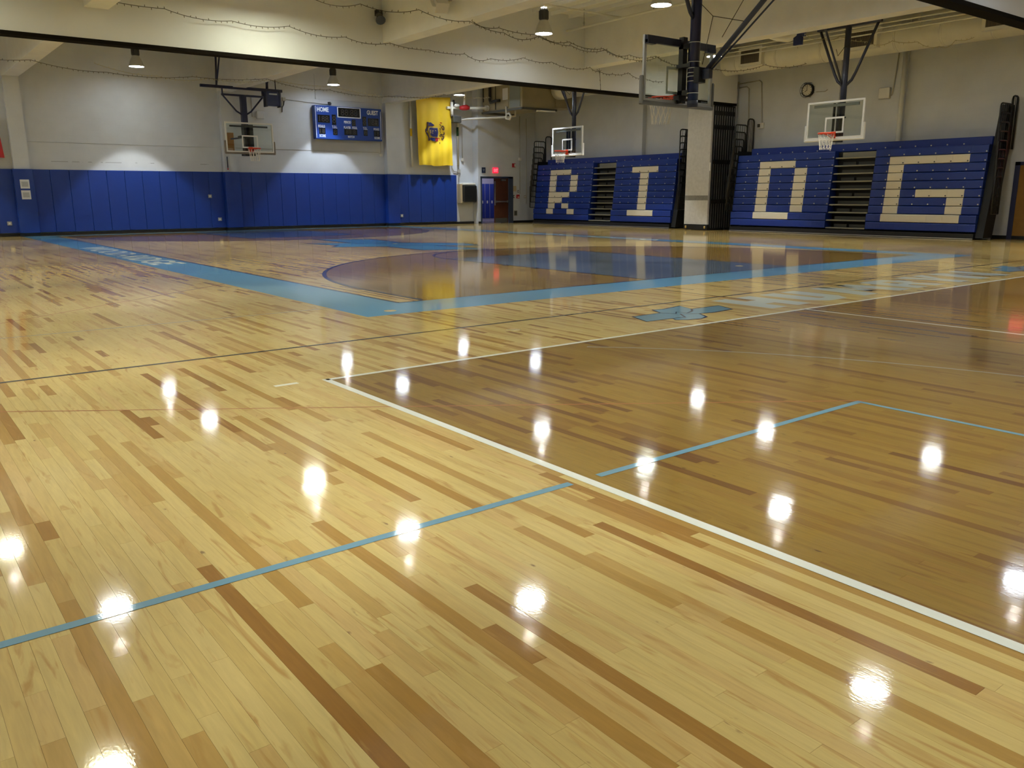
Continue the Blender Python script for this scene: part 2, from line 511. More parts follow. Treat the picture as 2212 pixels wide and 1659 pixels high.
# ================================================================== STRUCTURE
floor = MB().box(XL-.3, XR+.3, YN-.3, YF+.3, -.25, -.012).build('floor', M('subfloor', (.05, .035, .02), .8), kind='structure', label='glossy maple gymnasium floor with painted court lines')

# planks: every strip board is real geometry with its own joint and a hair of tilt
PW = .0572
rows = int((XR - XL) / PW) + 1
pv = []          # x0, x1, y0, y1, tone, tilt, tilt along
rng = random.Random(11)
def tone():
    t = rng.random()
    if t < .68: return rng.uniform(0, .66)
    if t < .84: return rng.uniform(.66, .82)
    if t < .95: return rng.uniform(.80, .92)
    return rng.uniform(.93, 1.0)
for i in range(rows):
    x0 = XL + i * PW
    y = YN - rng.uniform(0, 1.2)
    while y < YF:
        ln = rng.choice((.23, .3, .4, .5, .6, .75, .9, 1.1, 1.4, 1.8)) * rng.uniform(.85, 1.15)
        pv.append((x0, min(x0 + PW, XR), max(y, YN), min(y + ln, YF), tone(), rng.gauss(0, .00003), rng.gauss(0, .00004)))
        y += ln
pa = np.array([p for p in pv if p[3] - p[2] > .02 and p[1] - p[0] > .01])
GAP = .0003
x0, x1, y0, y1 = pa[:,0]+GAP, pa[:,1]-GAP, pa[:,2]+GAP, pa[:,3]-GAP
n = len(pa)
zt = np.stack([-pa[:,5]-pa[:,6], pa[:,5]-pa[:,6], pa[:,5]+pa[:,6], -pa[:,5]+pa[:,6]], 1)
V = np.zeros((n, 8, 3))
for k, (xx, yy) in enumerate(((x0,y0),(x1,y0),(x1,y1),(x0,y1))):
    V[:,k,0] = xx; V[:,k,1] = yy; V[:,k,2] = zt[:,k]
    V[:,k+4,0] = xx; V[:,k+4,1] = yy; V[:,k+4,2] = -.012
QF = np.array([(0,1,2,3),(4,5,1,0),(5,6,2,1),(6,7,3,2),(7,4,0,3)])
# which boards show largest in the picture
ctr = V[:,:4].reshape(-1, 3) - np.array((0, 0, CAM_H))
dz_ = ctr @ np.array(fw); dx_ = ctr @ np.array(rt); dy_ = ctr @ np.array(up)
ok = dz_ > .3
px = np.where(ok, 1106 + FPX * dx_ / np.maximum(dz_, .3), -9e4).reshape(n, 4)
py = np.where(ok, 829.5 - FPX * dy_ / np.maximum(dz_, .3), 9e4).reshape(n, 4)
area = .5 * np.abs(sum(px[:,k]*py[:,(k+1)%4] - px[:,(k+1)%4]*py[:,k] for k in range(4)))
inside = (px.mean(1) > 0) & (px.mean(1) < 2212) & (py.mean(1) > 0) & (py.mean(1) < 1659) & ok.reshape(n, 4).all(1)
area = np.where(inside, area, 0)
top = set(np.argsort(-area)[:300].tolist())
def plank_mesh(idx, name):
    k = len(idx)
    me = bpy.data.meshes.new(name)
    vs = V[idx].reshape(-1, 3)
    fs = (QF[None] + 8 * np.arange(k)[:,None,None]).reshape(-1, 4)
    me.from_pydata(vs.tolist(), [], fs.tolist())
    a = me.attributes.new('tone', 'FLOAT', 'FACE')
    a.data.foreach_set('value', np.repeat(pa[idx, 4], 5).astype(np.float32))
    me.materials.append(m_wood)
    me.update()
    return me
for i in sorted(top):
    link('plank', plank_mesh(np.array([i]), 'plank'), parent=floor)
rest = np.array([i for i in range(n) if i not in top])
link('plank_field', plank_mesh(rest, 'plank_field'), parent=floor, kind='stuff', label='rows of narrow maple strip boards')

# painted markings lie on the boards
ZP = .0009
def mark(name, mb, mat, label=None): return mb.build(name, mat, floor, label=label)
def arc(cx, cy, r, a0, a1, k=48): return [(cx + r*math.cos(math.radians(a0+(a1-a0)*i/k)), cy + r*math.sin(math.radians(a0+(a1-a0)*i/k))) for i in range(k+1)]
BX0, BX1, BY0, BY1 = 4.39, 19.35, 8.32, 33.28
IX0, IX1, IY0, IY1 = 5.31, 18.62, BASE_N, BASE_F
bd = MB()
bd.rect(BX0, IX0, BY0, BY1, ZP); bd.rect(IX1, BX1, BY0, BY1, ZP); bd.rect(IX0, IX1, BY0, IY0, ZP); bd.rect(IX0, IX1, IY1, BY1, ZP)
mark('court_border', bd, p_sky, 'sky blue painted border round the main court')
il = MB()
for pts in ([(IX0, IY0), (IX0, IY1)], [(IX1, IY0), (IX1, IY1)], [(IX0, IY0), (IX1, IY0)], [(IX0, IY1), (IX1, IY1)]):
    il.strip(pts, .05, ZP*1.4)
mark('boundary_line', il, p_navy)
for (cx, cy), sg, base in zip(ARCS, (1, -1), (IY0, IY1)):
    pts = [(cx - sg*ARC_R, base)] + arc(cx, cy, ARC_R, 180 if sg > 0 else 0, 0 if sg > 0 else -180)[::1] + [(cx + sg*ARC_R, base)]
    mark('three_point_line', MB().strip(pts, .07, ZP*1.5), p_navy)
    l0, l1 = 9.95, 13.85
    ft = base + sg * 5.85
    mark('lane_paint', MB().rect(l0, l1, min(base, ft), max(base, ft), ZP), p_lane, 'slate painted free throw lane')
    ll = MB()
    ll.strip([(l0, base), (l0, ft)], .05, ZP*1.5); ll.strip([(l1, base), (l1, ft)], .05, ZP*1.5); ll.strip([(l0, ft), (l1, ft)], .05, ZP*1.5)
    mark('lane_line', ll, p_navy)
    mark('free_throw_circle', MB().strip(arc((l0+l1)/2, ft, 1.95, 0, 180*sg, 32), .07, ZP*1.5), p_navy)
    blk = MB()
    for k in range(4):
        for xx in (l0-.14, l1): blk.rect(xx, xx+.14, base+sg*(1.9+.9*k)-.06, base+sg*(1.9+.9*k)+.06, ZP*1.5)
    mark('lane_marks', blk, p_navy)
mark('sideline', MB().strip([(COURT_X0, YN), (COURT_X0, COURT_Y1+.025)], .055, ZP*1.6), p_white, 'white sideline of the near stained court')
mark('sideline', MB().strip([(COURT_X0, COURT_Y1), (25.5, COURT_Y1)], .05, ZP*1.6), p_white)
mark('sideline', MB().strip([(8.77, COURT_Y1), (8.77, YN)], .045, ZP*1.6), p_white)
mark('service_line', MB().strip([(XL, 7.02), (25.8, 7.02)], .045, ZP*1.2), p_black)
mark('badminton_line', MB().strip([(XL, 2.77), (2.50, 2.77)], .045, ZP*1.6), p_sky2)
mark('badminton_line', MB().strip([(2.68, 2.77), (5.05, 2.77)], .045, ZP*1.6), p_sky2)
mark('badminton_line', MB().strip([(5.05, 2.79), (5.05, YN)], .04, ZP*1.6), p_sky2)
mark('blue_arc_line', MB().strip(arc(.8, 1.0, 6.1, -40, 46, 40), .03, ZP*1.3), p_tan)
mark('red_line', MB().strip([(.1, 6.36), (5.2, 2.70)], .014, ZP*1.2), p_red)
mark('red_line', MB().strip([(-1.5, 8.45), (4.39, 13.0)], .022, ZP*1.2), p_red)
mark('grey_line', MB().strip([(XL, 9.29), (4.39, 9.29)], .03, ZP*1.2), p_tan)
mark('red_line', MB().strip([(25.2, 19.2), (19.6, 20.9)], .025, ZP*1.2), p_red)
mark('white_tick', MB().rect(2.20, 2.38, 5.61, 5.66, ZP*1.3), p_white)
for q in ((5.11, 6.56), (11.95, 6.62), (4.85, 8.62), (13.2, 9.9), (12.0, 20.9)):
    MB().lathe((q[0], q[1], 0), [(.075, .0005), (.075, .002), (.06, .0026), (.0001, .0026)], 20).build('floor_socket_plate', m_brass, floor)

# centre emblem and lettering painted on the boards
def outlined(name, poly, mat, wd, label):
    mb = MB().flat(poly, ZP*1.5)
    o = mark(name, mb, mat, label)
    mark(name + '_outline', MB().strip(poly + [poly[0]], wd, ZP*2.0), p_navy)
    return o
outlined('centre_emblem', [(11.23,24.56),(12.61,23.46),(12.44,21.12),(13.63,19.78),(13.37,18.66),(12.83,18.88),(12.42,19.39),(12.58,17.2),(11.1,17.92),(11.11,19.89),(9.89,20.57),(10.37,21.2),(10.06,22.65),(11.19,21.94)], p_logo2, .10, 'angular light blue emblem at the court centre')
mark('emblem_stroke', MB().strip([(11.19,21.94),(11.6,21.2),(11.9,21.5),(12.44,21.12)], .08, ZP*2.1).strip([(12.42,19.39),(11.8,19.9),(11.11,19.89)], .08, ZP*2.1), p_navy)
LG = [(6.72,6.45),(6.57,6.09),(6.96,6.08),(6.91,5.98),(7.02,5.9),(7.21,5.87),(7.36,5.92),(7.5,6.14),(7.72,6.1),(8.1,6.14),(8.24,6.45),(7.73,6.45),(7.84,6.73),(7.47,6.66),(7.31,6.69),(7.19,6.46)]
for sx in (0.0, 9.15):
    outlined('sideline_emblem', [(a+sx, b) for a, b in LG], p_logo, .028, 'pale blue crossed emblem beside the floor lettering')
    mark('emblem_stroke', MB().strip([(7.19+sx,6.46),(7.28+sx,6.30),(7.40+sx,6.40),(7.42+sx,6.25)], .024, ZP*2.1).strip([(6.96+sx,6.08),(7.15+sx,6.05),(7.3+sx,6.25),(7.5+sx,6.14)], .024, ZP*2.1).strip([(7.42+sx,6.25),(7.60+sx,6.33),(7.73+sx,6.45)], .024, ZP*2.1), p_navy)
def R4(mb, a, b, c, d): mb.rect(a, b, c, d, ZP*1.5)
lt = MB(); R4(lt, 8.52, 8.82, 5.87, 6.8); R4(lt, 9.03, 9.33, 5.87, 6.8); R4(lt, 8.82, 9.03, 6.2, 6.48)
mark('floor_letter', lt, p_letter)
lt = MB(); R4(lt, 9.54, 9.87, 6.10, 6.8); R4(lt, 10.02, 10.34, 6.10, 6.8); lt.flat([(9.54,6.10),(9.74,5.87),(10.16,5.87),(10.34,6.10)], ZP*1.5)
mark('floor_letter', lt, p_letter)
lt = MB()
for q in ([(10.59,5.87),(10.95,5.87),(11.08,6.8),(10.75,6.8)], [(11.50,5.87),(11.87,5.87),(11.70,6.8),(11.38,6.8)], [(10.92,6.8),(11.08,6.8),(11.30,6.1),(11.16,6.1)], [(11.38,6.8),(11.54,6.8),(11.30,6.1),(11.16,6.1)]):
    lt.flat(q, ZP*1.5)
mark('floor_letter', lt, p_letter)
lt = MB(); R4(lt, 12.03, 12.36, 5.87, 6.8); R4(lt, 12.36, 12.75, 6.6, 6.8); R4(lt, 12.58, 12.87, 6.34, 6.6); R4(lt, 12.36, 12.75, 6.18, 6.34); lt.flat([(12.52,6.18),(12.60,5.87),(12.90,5.87),(12.80,6.18)], ZP*1.5)
mark('floor_letter', lt, p_letter)
lt = MB(); R4(lt, 13.32, 13.66, 5.87, 6.28); lt.flat([(13.12,6.8),(13.32,6.28),(13.50,6.28),(13.48,6.8)], ZP*1.5); lt.flat([(13.70,6.8),(13.50,6.28),(13.66,6.28),(14.05,6.8)], ZP*1.5)
mark('floor_letter', lt, p_letter)
lt = MB(); lt.flat([(14.08,5.87),(14.43,5.87),(14.52,6.8),(14.20,6.8)], ZP*1.5); lt.flat([(14.88,5.87),(15.24,5.87),(15.20,6.8),(14.92,6.8)], ZP*1.5); lt.flat([(14.40,6.8),(14.55,6.8),(15.0,5.87),(14.88,5.87)], ZP*1.5)
mark('floor_letter', lt, p_letter)
lt = MB(); put_text(lt, 'WOOD-RIDGE', (4.52, 24.9, ZP*1.5), (0, -1, 0), (1, 0, 0), 7.4, .66, .02)
mark('border_lettering', lt, p_white, 'white lettering in the sky blue border')
lt = MB(); put_text(lt, 'WOOD-RIDGE', (19.22, 17.1, ZP*1.5), (0, 1, 0), (-1, 0, 0), 7.4, .5, .02)
mark('border_lettering', lt, p_white, 'white lettering in the border facing the bleachers')

# walls
DX0, DX1, DZ1 = 23.85, 25.72, 2.17        # door opening in the step of the far wall
YS = 33.1                                   # face of that step
wb = MB()
wb.box(XL-.3, 23.68, YF, YF+.3, 0, ZC)
wb.box(23.68, DX0, YS, YF+.3, 0, ZC); wb.box(DX1, XR, YS, YF+.3, 0, ZC); wb.box(DX0, DX1, YS, YF+.3, DZ1, ZC)
wall_back = wb.build('wall_back', m_wall, kind='structure', label='off-white painted block wall above blue padding')
wall_right = MB().box(XR, XR+.3, YN-.3, YF+.3, 0, ZC).build('wall_right', m_wall_r, kind='structure', label='grey-beige block wall behind the bleachers')
MB().box(XL-.3, XL, YN-.3, YF, 0, ZC).build('wall_left', m_wall, kind='structure', label='off-white block side wall opposite the bleachers')
MB().box(XL, XR, YN-.3, YN, 0, ZC).build('wall_front', m_wall, kind='structure', label='off-white block wall behind the viewer')
ceiling = MB().box(XL-.3, XR+.3, YN-.3, YF+.3, ZC, ZC+.3).build('ceiling', m_ceil, kind='structure', label='beige painted gymnasium ceiling')
for k, x in enumerate(BEAMS):
    if x > 20: continue
    MB().box(x-BW, x+BW, YN, YF, 5.28, ZC).build('ceiling_beam', m_beam, kind='structure',
        label=['deep beige ceiling beam along the far side wall', 'deep beige ceiling beam meeting the first wall pier', 'deep beige ceiling beam over the middle of the court', 'deep beige ceiling beam on the bleacher side'][k])
    if 0 < x < 20:
        MB().box(x-BW, x+BW, 33.28, YF, 0, 5.28).build('wall_pier', m_wall, wall_back)
        MB().box(x-BW-.06, x+BW+.06, 33.23, 33.28, 0, .118).box(x-BW-.06, x-BW, 33.28, 33.5, 0, .118).box(x+BW, x+BW+.06, 33.28, 33.5, 0, .118).build('pier_base', m_black, wall_back)
for k, (y, nm) in enumerate(((YB1, 'far'), (YB2, 'near'))):
    xe = 26.62 if k == 0 else XR
    b = MB().box(XL, xe, y, y+.30, 4.65, ZC).build('bulkhead', m_bulk, kind='structure', label=['beige bulkhead crossing above the middle of the court', 'beige bulkhead crossing overhead close to the viewer'][k])
    tr = MB().box(XL, xe, y-.01, y+.31, 4.57, 4.65)
    tr.build('partition_track', m_track, b)
# pilasters and corner trims on the bleacher wall
for k, (a, b_) in enumerate(((25.62, 26.1), (14.3, 14.75), (20.9, 21.2), (16.6, 17.05))):
    MB().box(XR-(.22 if k == 0 else .1), XR, a, b_, 0, ZC).build('wall_pier', m_wall_r, wall_right)
# black base strips
MB().box(XL, 23.68, YF-.05, YF, 0, .10).build('baseboard_back', m_black, kind='structure', label='black rubber base strip under the wall padding')
MB().box(23.66, DX0-.06, YS-.02, YS, 0, .10).build('baseboard_door', m_black, kind='structure', label='short black base strip beside the door')
MB().box(DX1+.06, XR, YS-.02, YS, 0, .10).build('baseboard_corner', m_black, kind='structure', label='black base strip in the corner past the door')
MB().box(XR-.02, XR, 31.8, YS, 0, .10).box(XR-.02, XR, 8.0, 11.2, 0, .10).box(XR-.02, XR, 19.9, 22.9, 0, .10).build('baseboard_right', m_black, kind='structure', label='black base strip along the bleacher wall')

# ================================================================== LIGHT FIXTURES
LAMPS = []
def mat_lens(name, col):
    return M(name, (.8, .8, .8), .4, emit=col, estr=LENS_STRENGTH)

COOL, WARM, BLUE = (.93, .98, .97), (1.0, 1.0, .76), (.78, .88, 1.0)
LM = {c: mat_lens('lamp_lens_%d' % i, c) for i, c in enumerate((COOL, WARM, BLUE))}
lamp_meshes = None
def high_bay(x, y, col, label, group=None, z=5.70, wide=False):
    global lamp_meshes
    t = thing('high_bay_lamp', label, 'lamp', (x, y, z), group=group, world=False)
    if lamp_meshes is None:
        a = MB().lathe((0,0,0), [(.245,-.01),(.25,0),(.235,.06),(.19,.18),(.135,.30),(.10,.36),(.09,.36),(.125,.295),(.18,.175),(.225,.06),(.238,-.01)], 28)
        r = a.build('reflector', m_refl, t)
        hb = MB().lathe((0,0,0), [(.0001,.33),(.105,.33),(.125,.36),(.125,.58),(.11,.62),(.05,.66),(.0001,.66)], 24)
        for k in range(10):
            an = 2*PI*k/10
            hb.bar((.12*math.cos(an), .12*math.sin(an), .37), (.12*math.cos(an), .12*math.sin(an), .58), .03, .015)
        h = hb.build('housing', m_lamp, t)
        hk = MB().tube([(0,0,.64),(0,0,.74)], .018, 8).tube([(.04*math.cos(k*PI/6), 0, .78+.04*math.sin(k*PI/6)) for k in range(12)], .009, 6, closed=True).tube([(0,0,.81),(0,0,ZC-z)], .012, 8).box(-.07,.07,-.07,.07,ZC-z-.06,ZC-z)
        k_ = hk.build('hanger', m_lamp, t)
        lamp_meshes = {'reflector': r.data, 'housing': h.data, 'hanger': k_.data}
        for o in (r, h, k_): pass
    else:
        for nm, me in lamp_meshes.items():
            link(nm, me, parent=t)
    key = 'lens%s%s' % (col, wide)
    if key not in lamp_meshes_lens:
        lamp_meshes_lens[key] = MB().disc((0,0,-.004 if wide else .012), .240, 12, 'z', up=False).build('lens', LM[col] if not wide else M('lamp_lens_bright', (.8, .8, .8), .4, emit=col, estr=LENS_STRENGTH*2.6), t).data
    else:
        link('lens', lamp_meshes_lens[key], parent=t)
    # glowing quad added over the housing, unseen from below, to brighten the ceiling
    if 'vent' not in lamp_meshes_lens:
        lamp_meshes_lens['vent'] = MB().rect(-.06, .06, -.06, .06, .672).build('added_uplight', M('added_uplight_glow', (.8, .8, .7), .5, emit=(1, .94, .82), estr=ADDED_UPLIGHT_STRENGTH), t).data
    else:
        link('added_uplight', lamp_meshes_lens['vent'], parent=t)
    sd = bpy.data.lights.new('lamp_beam', 'SPOT')
    sd.energy = SPOT_WATTS
    sd.color = col
    sd.spot_size = math.radians(74)
    sd.spot_blend = .22
    sd.shadow_soft_size = .12
    sd.specular_factor = 0.0      # the glowing lens itself is what the floor mirrors
    so = bpy.data.objects.new('lamp_beam', sd)
    C.objects.link(so)
    so.parent = t
    so.location = (0, 0, -.02)
    return t
lamp_meshes_lens = {}
G_OFF = 'high bay lamps over the near courts'
high_bay(8.2, 18.75, WARM, 'high bay lamp out of view that brightens the bulkhead over the blank wall', G_OFF, wide=True)
high_bay(8.27, 31.65, COOL, 'high bay lamp above the blank stretch of padded wall')
high_bay(15.85, 32.1, BLUE, 'high bay lamp shining bluish over the scoreboard')
high_bay(21.9, 32.0, BLUE, 'high bay lamp beside the yellow flag')
high_bay(15.7, 18.75, COOL, 'high bay lamp hung in front of the beige bulkhead')
high_bay(15.65, 14.38, COOL, 'high bay lamp at the top edge of the picture beside the navy hoop post')
high_bay(22.6, 18.4, COOL, 'high bay lamp seen past the glass of the nearer backboard')
for x, y, c in ((8.0, 26.2, COOL), (15.5, 26.8, BLUE), (22.4, 27.2, BLUE), (1.4, 32, COOL), (1.4, 27.6, COOL)):
    high_bay(x, y, c, 'high bay lamp hidden above the far bulkhead edge', 'high bay lamps over the far court')
for x, y, c in ((1.5, 23.3, COOL), (8.3, 23.3, COOL), (16.0, 23.3, BLUE), (22.8, 23.3, COOL)):
    high_bay(x, y, c, 'high bay lamp hidden above the far bulkhead edge', 'high bay lamps over the far court')
for x, y, c in ((1.5, 18.8, WARM), (2.6, 14.7, COOL), (8.4, 14.5, COOL), (20.9, 14.35, COOL),
                (1.55, 10.3, WARM), (8.5, 10.45, COOL), (15.75, 10.3, COOL), (22.3, 10.0, COOL),
                (4.0, 5.3, COOL), (10.7, 5.3, COOL), (16.1, 5.4, BLUE), (22.2, 5.4, COOL), (4.0, .6, COOL), (10.7, .6, COOL), (18.0, .6, COOL), (7.0, -3.6, COOL), (16.1, -3.6, COOL), (-1.2, 5.3, COOL)):
    high_bay(x, y, c, 'high bay lamp hung out of view above the near courts', G_OFF)

# ================================================================== WALL PADDING
pad = thing('wall_padding', 'royal blue padded panels lining the lower far wall', 'wall padding', (12.5, YF, 0))
PZ0, PZ1 = .12, 2.27
edges = []
def pads_between(a, b):
    k = max(1, round((b - a) / .61))
    for i in range(k):
        u0, u1 = a + (b-a)*i/k, a + (b-a)*(i+1)/k
        MB().cbox(u0+.003, u1-.003, YF-.075, YF-.001, PZ0, PZ1, .008).build('pad_panel', m_pad, pad)
pads_between(XL+.02, 4.41)
pads_between(4.89, 11.62)
pads_between(12.10, 18.86)
pads_between(19.34, 22.68)
for x in (4.65, 11.86, 19.1):
    MB().cbox(x-BW-.06, x+BW+.06, 33.21, 33.28, PZ0, PZ1, .008).build('pier_pad', m_pad, pad)
    for s in (-1, 1):
        MB().cbox(x+s*(BW+.03)-.03, x+s*(BW+.03)+.03, 33.28, YF-.08, PZ0, PZ1, .006).build('pier_pad', m_pad, pad)

# small plates let into the padding
def plate(name, x, z, y, wd, ht, mat, label, cat, detail=True):
    t = thing(name, label, cat, (x, y, z))
    MB().cbox(x-wd/2, x+wd/2, y-.02, y, z-ht/2, z+ht/2, .004).build('cover', mat, t)
    if detail:
        MB().box(x-wd*.22, x+wd*.22, y-.024, y-.018, z-ht*.25, z+ht*.25).build('insert', m_white, t)
    return t
for x, z, lb in ((4.08, .45, 'outlet plate low in the padding beside the first pier'), (11.0, 1.34, 'switch plate at waist height in the blue padding'), (11.32, .45, 'outlet plate low in the padding before the middle pier'), (19.62, .44, 'outlet plate low in the padding past the last pier')):
    plate('outlet_plate', x, z, YF-.076, .14, .13, m_conduit, lb, 'outlet')
for z, lb in ((1.77, 'upper white paper notice taped to the padded pier'), (1.41, 'lower white paper notice taped to the padded pier')):
    pt = MB().box(4.52, 4.80, 33.203, 33.209, z-.15, z+.15).build('paper_notice', m_paper, label=lb, cat='notice', group='paper notices on the pier')
    MB().box(4.56, 4.76, 33.201, 33.203, z-.09, z+.08).build('printed_text', M('print_grey', (.5, .5, .5), .8, noise=.4, nscale=60), pt)

# ================================================================== SCOREBOARD
SX0, SX1, SZ0, SZ1, SY = 15.50, 18.62, 3.66, 5.0, 33.22
sb = thing('scoreboard', 'blue electronic scoreboard with home and guest windows', 'scoreboard', (17.0, SY, SZ0))
MB().cbox(SX0, SX1, SY, SY+.26, SZ0, SZ1, .012).build('cabinet', m_sb, sb)
def S(u, v): return SX0 + u*(SX1-SX0), SZ1 - v*(SZ1-SZ0)
def sbbox(name, u0, u1, v0, v1, mat, d=.008):
    a, b = S(u0, v1), S(u1, v0)
    return MB().box(a[0], b[0], SY-d, SY+.002, a[1], b[1]).build(name, mat, sb)
def sbtext(name, body, u0, u1, v0, v1, mat, d=.010, par=None, bold=.03):
    a, b = S(u0, v1), S(u1, v0)
    mb = MB(); put_text(mb, body, (a[0], SY-d, a[1]), (1,0,0), (0,0,1), b[0]-a[0], b[1]-a[1], bold)
    return mb.build(name, mat, par or sb)
for nm, a in (('HOME', (.03,.20,.05,.19)), ('GUEST', (.77,.945,.06,.20)), ('PERIOD', (.417,.522,.42,.50)), ('FOULS', (.038,.135,.58,.66)), ('T.O.L.', (.238,.315,.585,.665)), ('PLAYER', (.412,.517,.585,.66)), ('FOUL', (.54,.614,.585,.66)), ('T.O.L.', (.703,.772,.585,.665)), ('FOULS', (.867,.954,.595,.665)), ('SCORE', (.049,.14,.865,.945)), ('MATCH', (.468,.565,.87,.935)), ('SCORE', (.875,.96,.87,.94))):
    sbtext('caption', nm, *a, m_letter)
fr = MB()
for a, b_ in (((.325,.03),(.338,.33)), ((.662,.03),(.675,.33)), ((.325,.305),(.675,.33)), ((.325,.02),(.675,.035))):
    p, q = S(*a), S(*b_); fr.box(p[0], q[0], SY-.012, SY+.002, q[1], p[1])
fr.build('clock_frame', m_letter, sb)
for body, a in (('88:88', (.338,.662,.035,.305)), ('188', (.035,.212,.28,.51)), ('8', (.243,.302,.255,.56)), ('8', (.70,.757,.26,.55)), ('188', (.783,.95,.30,.54)), ('8', (.537,.593,.375,.565)), ('18', (.049,.138,.67,.85)), ('8', (.25,.315,.68,.865)), ('88 8', (.417,.611,.665,.85)), ('8', (.711,.77,.67,.85)), ('18', (.87,.962,.675,.86))):
    wn = sbbox('window', *a, m_sbk)
    u0, u1, v0, v1 = a
    sbtext('digit', body, u0+(u1-u0)*.12, u1-(u1-u0)*.12, v0+(v1-v0)*.14, v1-(v1-v0)*.14, m_dig, .0095, wn, .0)
sbbox('edge_strip', .978, .984, .08, .95, m_letter); sbbox('edge_strip', .006, .012, .03, .97, m_letter)

# ================================================================== YELLOW FLAG
FX0, FX1, FZ0, FZ1, FY = 20.36, 22.20, 2.68, 5.66, 33.18
def fwave(x, z):
    u = (x-FX0)/(FX1-FX0); v = (FZ1-z)/(FZ1-FZ0)
    return FY + .045*v*math.sin(2*PI*(u*4.2+.3*v)) + .02*math.sin(2*PI*(u*2.1+.6)) + .018*v*math.sin(17*v+5*u)
fl = thing('yellow_flag', 'yellow state flag with a blue crest hung sideways', 'flag', (21.3, FY, FZ0))
nx, nz = 56, 44
fv, ff = [], []
for j in range(nz+1):
    for i in range(nx+1):
        u, v = i/nx, j/nz
        x = FX0 + u*(FX1-FX0) + .10*v*(u-.2) + .12*v*(1-u); z = FZ1 - v*(FZ1-FZ0) + .10*(u-.5)*(1-v) + .02*math.sin(9*u)*v
        fv.append((x, fwave(FX0+u*(FX1-FX0), FZ1-v*(FZ1-FZ0)), z))
for j in range(nz):
    for i in range(nx):
        a = j*(nx+1)+i; ff.append((a, a+nx+1, a+nx+2, a+1))
MB().add(fv, ff, True).build('cloth', m_yellow, fl)
def E(x, y):           # crest coordinates (as drawn, sideways) to the cloth
    X = 20.40 + (x/1659)*2.03; Z = 5.06 - (y/1659)*1.79
    return (X, fwave(X, Z) - .03, Z)
def crest(name, polys, mat, dy=0.0):
    mb = MB()
    for p in polys:
        pts = [E(*q) for q in p]
        mb.add([(a, b-dy, c) for a, b, c in pts], [tuple(range(len(pts)))])
    return mb.build(name, mat, fl)
m_crb = M('crest_blue', (.012, .018, .12), .7); m_crd = M('crest_dark', (.035, .012, .03), .7); m_crc = M('crest_cream', (.55, .42, .14), .7); m_crr = M('crest_red', (.32, .012, .012), .7)
crest('shield_border', [[(470,690),(540,625),(700,645),(860,640),(890,850),(870,1060),(640,1060),(530,1010),(470,850)]], m_crc)
crest('shield', [[(500,690),(560,660),(700,680),(840,680),(860,850),(840,1030),(640,1030),(560,980),(510,850)]], m_crb, .012)
crest('plough', [[(525,760),(560,760),(560,900),(525,900)]], m_crc, .024); crest('plough', [[(620,770),(665,770),(665,910),(620,910)]], m_crc, .024); crest('plough', [[(725,765),(775,765),(775,900),(725,900)]], m_crc, .024)
crest('robe', [[(490,460),(580,455),(740,565),(640,610),(490,605)]], m_crb); crest('robe', [[(520,1070),(750,1070),(760,1215),(640,1210),(530,1160)]], m_crb); crest('robe', [[(760,1070),(950,1070),(960,1200),(770,1220)]], m_crr)
crest('ribbon', [[(415,440),(490,440),(475,620),(440,760),(390,850),(340,830),(345,740),(420,680),(430,560)]], m_crd); crest('ribbon', [[(345,830),(400,850),(450,900),(500,1080),(525,1180),(460,1210),(450,1050),(380,920)]], m_crd)
def stroke(pts, wd):
    out = []
    for a, b in zip(pts, pts[1:]):
        d = Vector((b[0]-a[0], b[1]-a[1])).normalized(); nn = Vector((-d.y, d.x))*wd/2
        out.append([(a[0]+nn.x, a[1]+nn.y), (b[0]+nn.x, b[1]+nn.y), (b[0]-nn.x, b[1]-nn.y), (a[0]-nn.x, a[1]-nn.y)])
    return out
sc_ = stroke([(1030,660),(1110,560),(1160,620),(1160,730),(1110,730),(1080,660)], 34) + stroke([(1160,830),(1170,910),(1100,940),(1030,900),(1090,1000),(1160,990),(1150,1080),(1090,1130),(1050,1080)], 32) + stroke([(930,700),(1000,690),(960,790),(1010,860)], 30) + stroke([(930,960),(960,1010),(1010,1000),(1000,900)], 30) + stroke([(940,520),(1030,540),(1020,600)], 26)
crest('scroll', sc_, m_crd); crest('plume', [[(980,430),(1080,430),(1080,470),(980,465)]], m_crr); crest('tassel', [[(930,1240),(990,1230),(990,1320),(930,1310)]], m_crd)
MB().tube([(FX0-.05, FY-.03, FZ1+.02), (FX1+.06, FY-.03, FZ1+.06)], .015, 8).build('hanging_rod', m_conduit, fl)
# red and white flag hanging at the far end
rf = thing('striped_flag', 'red and white flag hanging at the edge of the padded wall', 'flag', (3.4, 33.3, 2.45))
for k in range(7):
    xa, xb = 2.6+.21*k, 2.6+.21*(k+1)
    vs, fs = [], []
    for j in range(9):
        v = j/8
        for i in range(5):
            u = i/4; x = xa + (xb-xa)*u
            vs.append((x + .12*v, 33.36+.03*math.sin(x*11)*v, 4.35-1.72*v - .25*(1-v)*((x-2.6)/1.5)))
    for j in range(8):
        for i in range(4): a = j*5+i; fs.append((a, a+5, a+6, a+1))
    MB().add(vs, fs, True).build('stripe', m_red if k % 2 == 0 else m_whitepaint, rf)

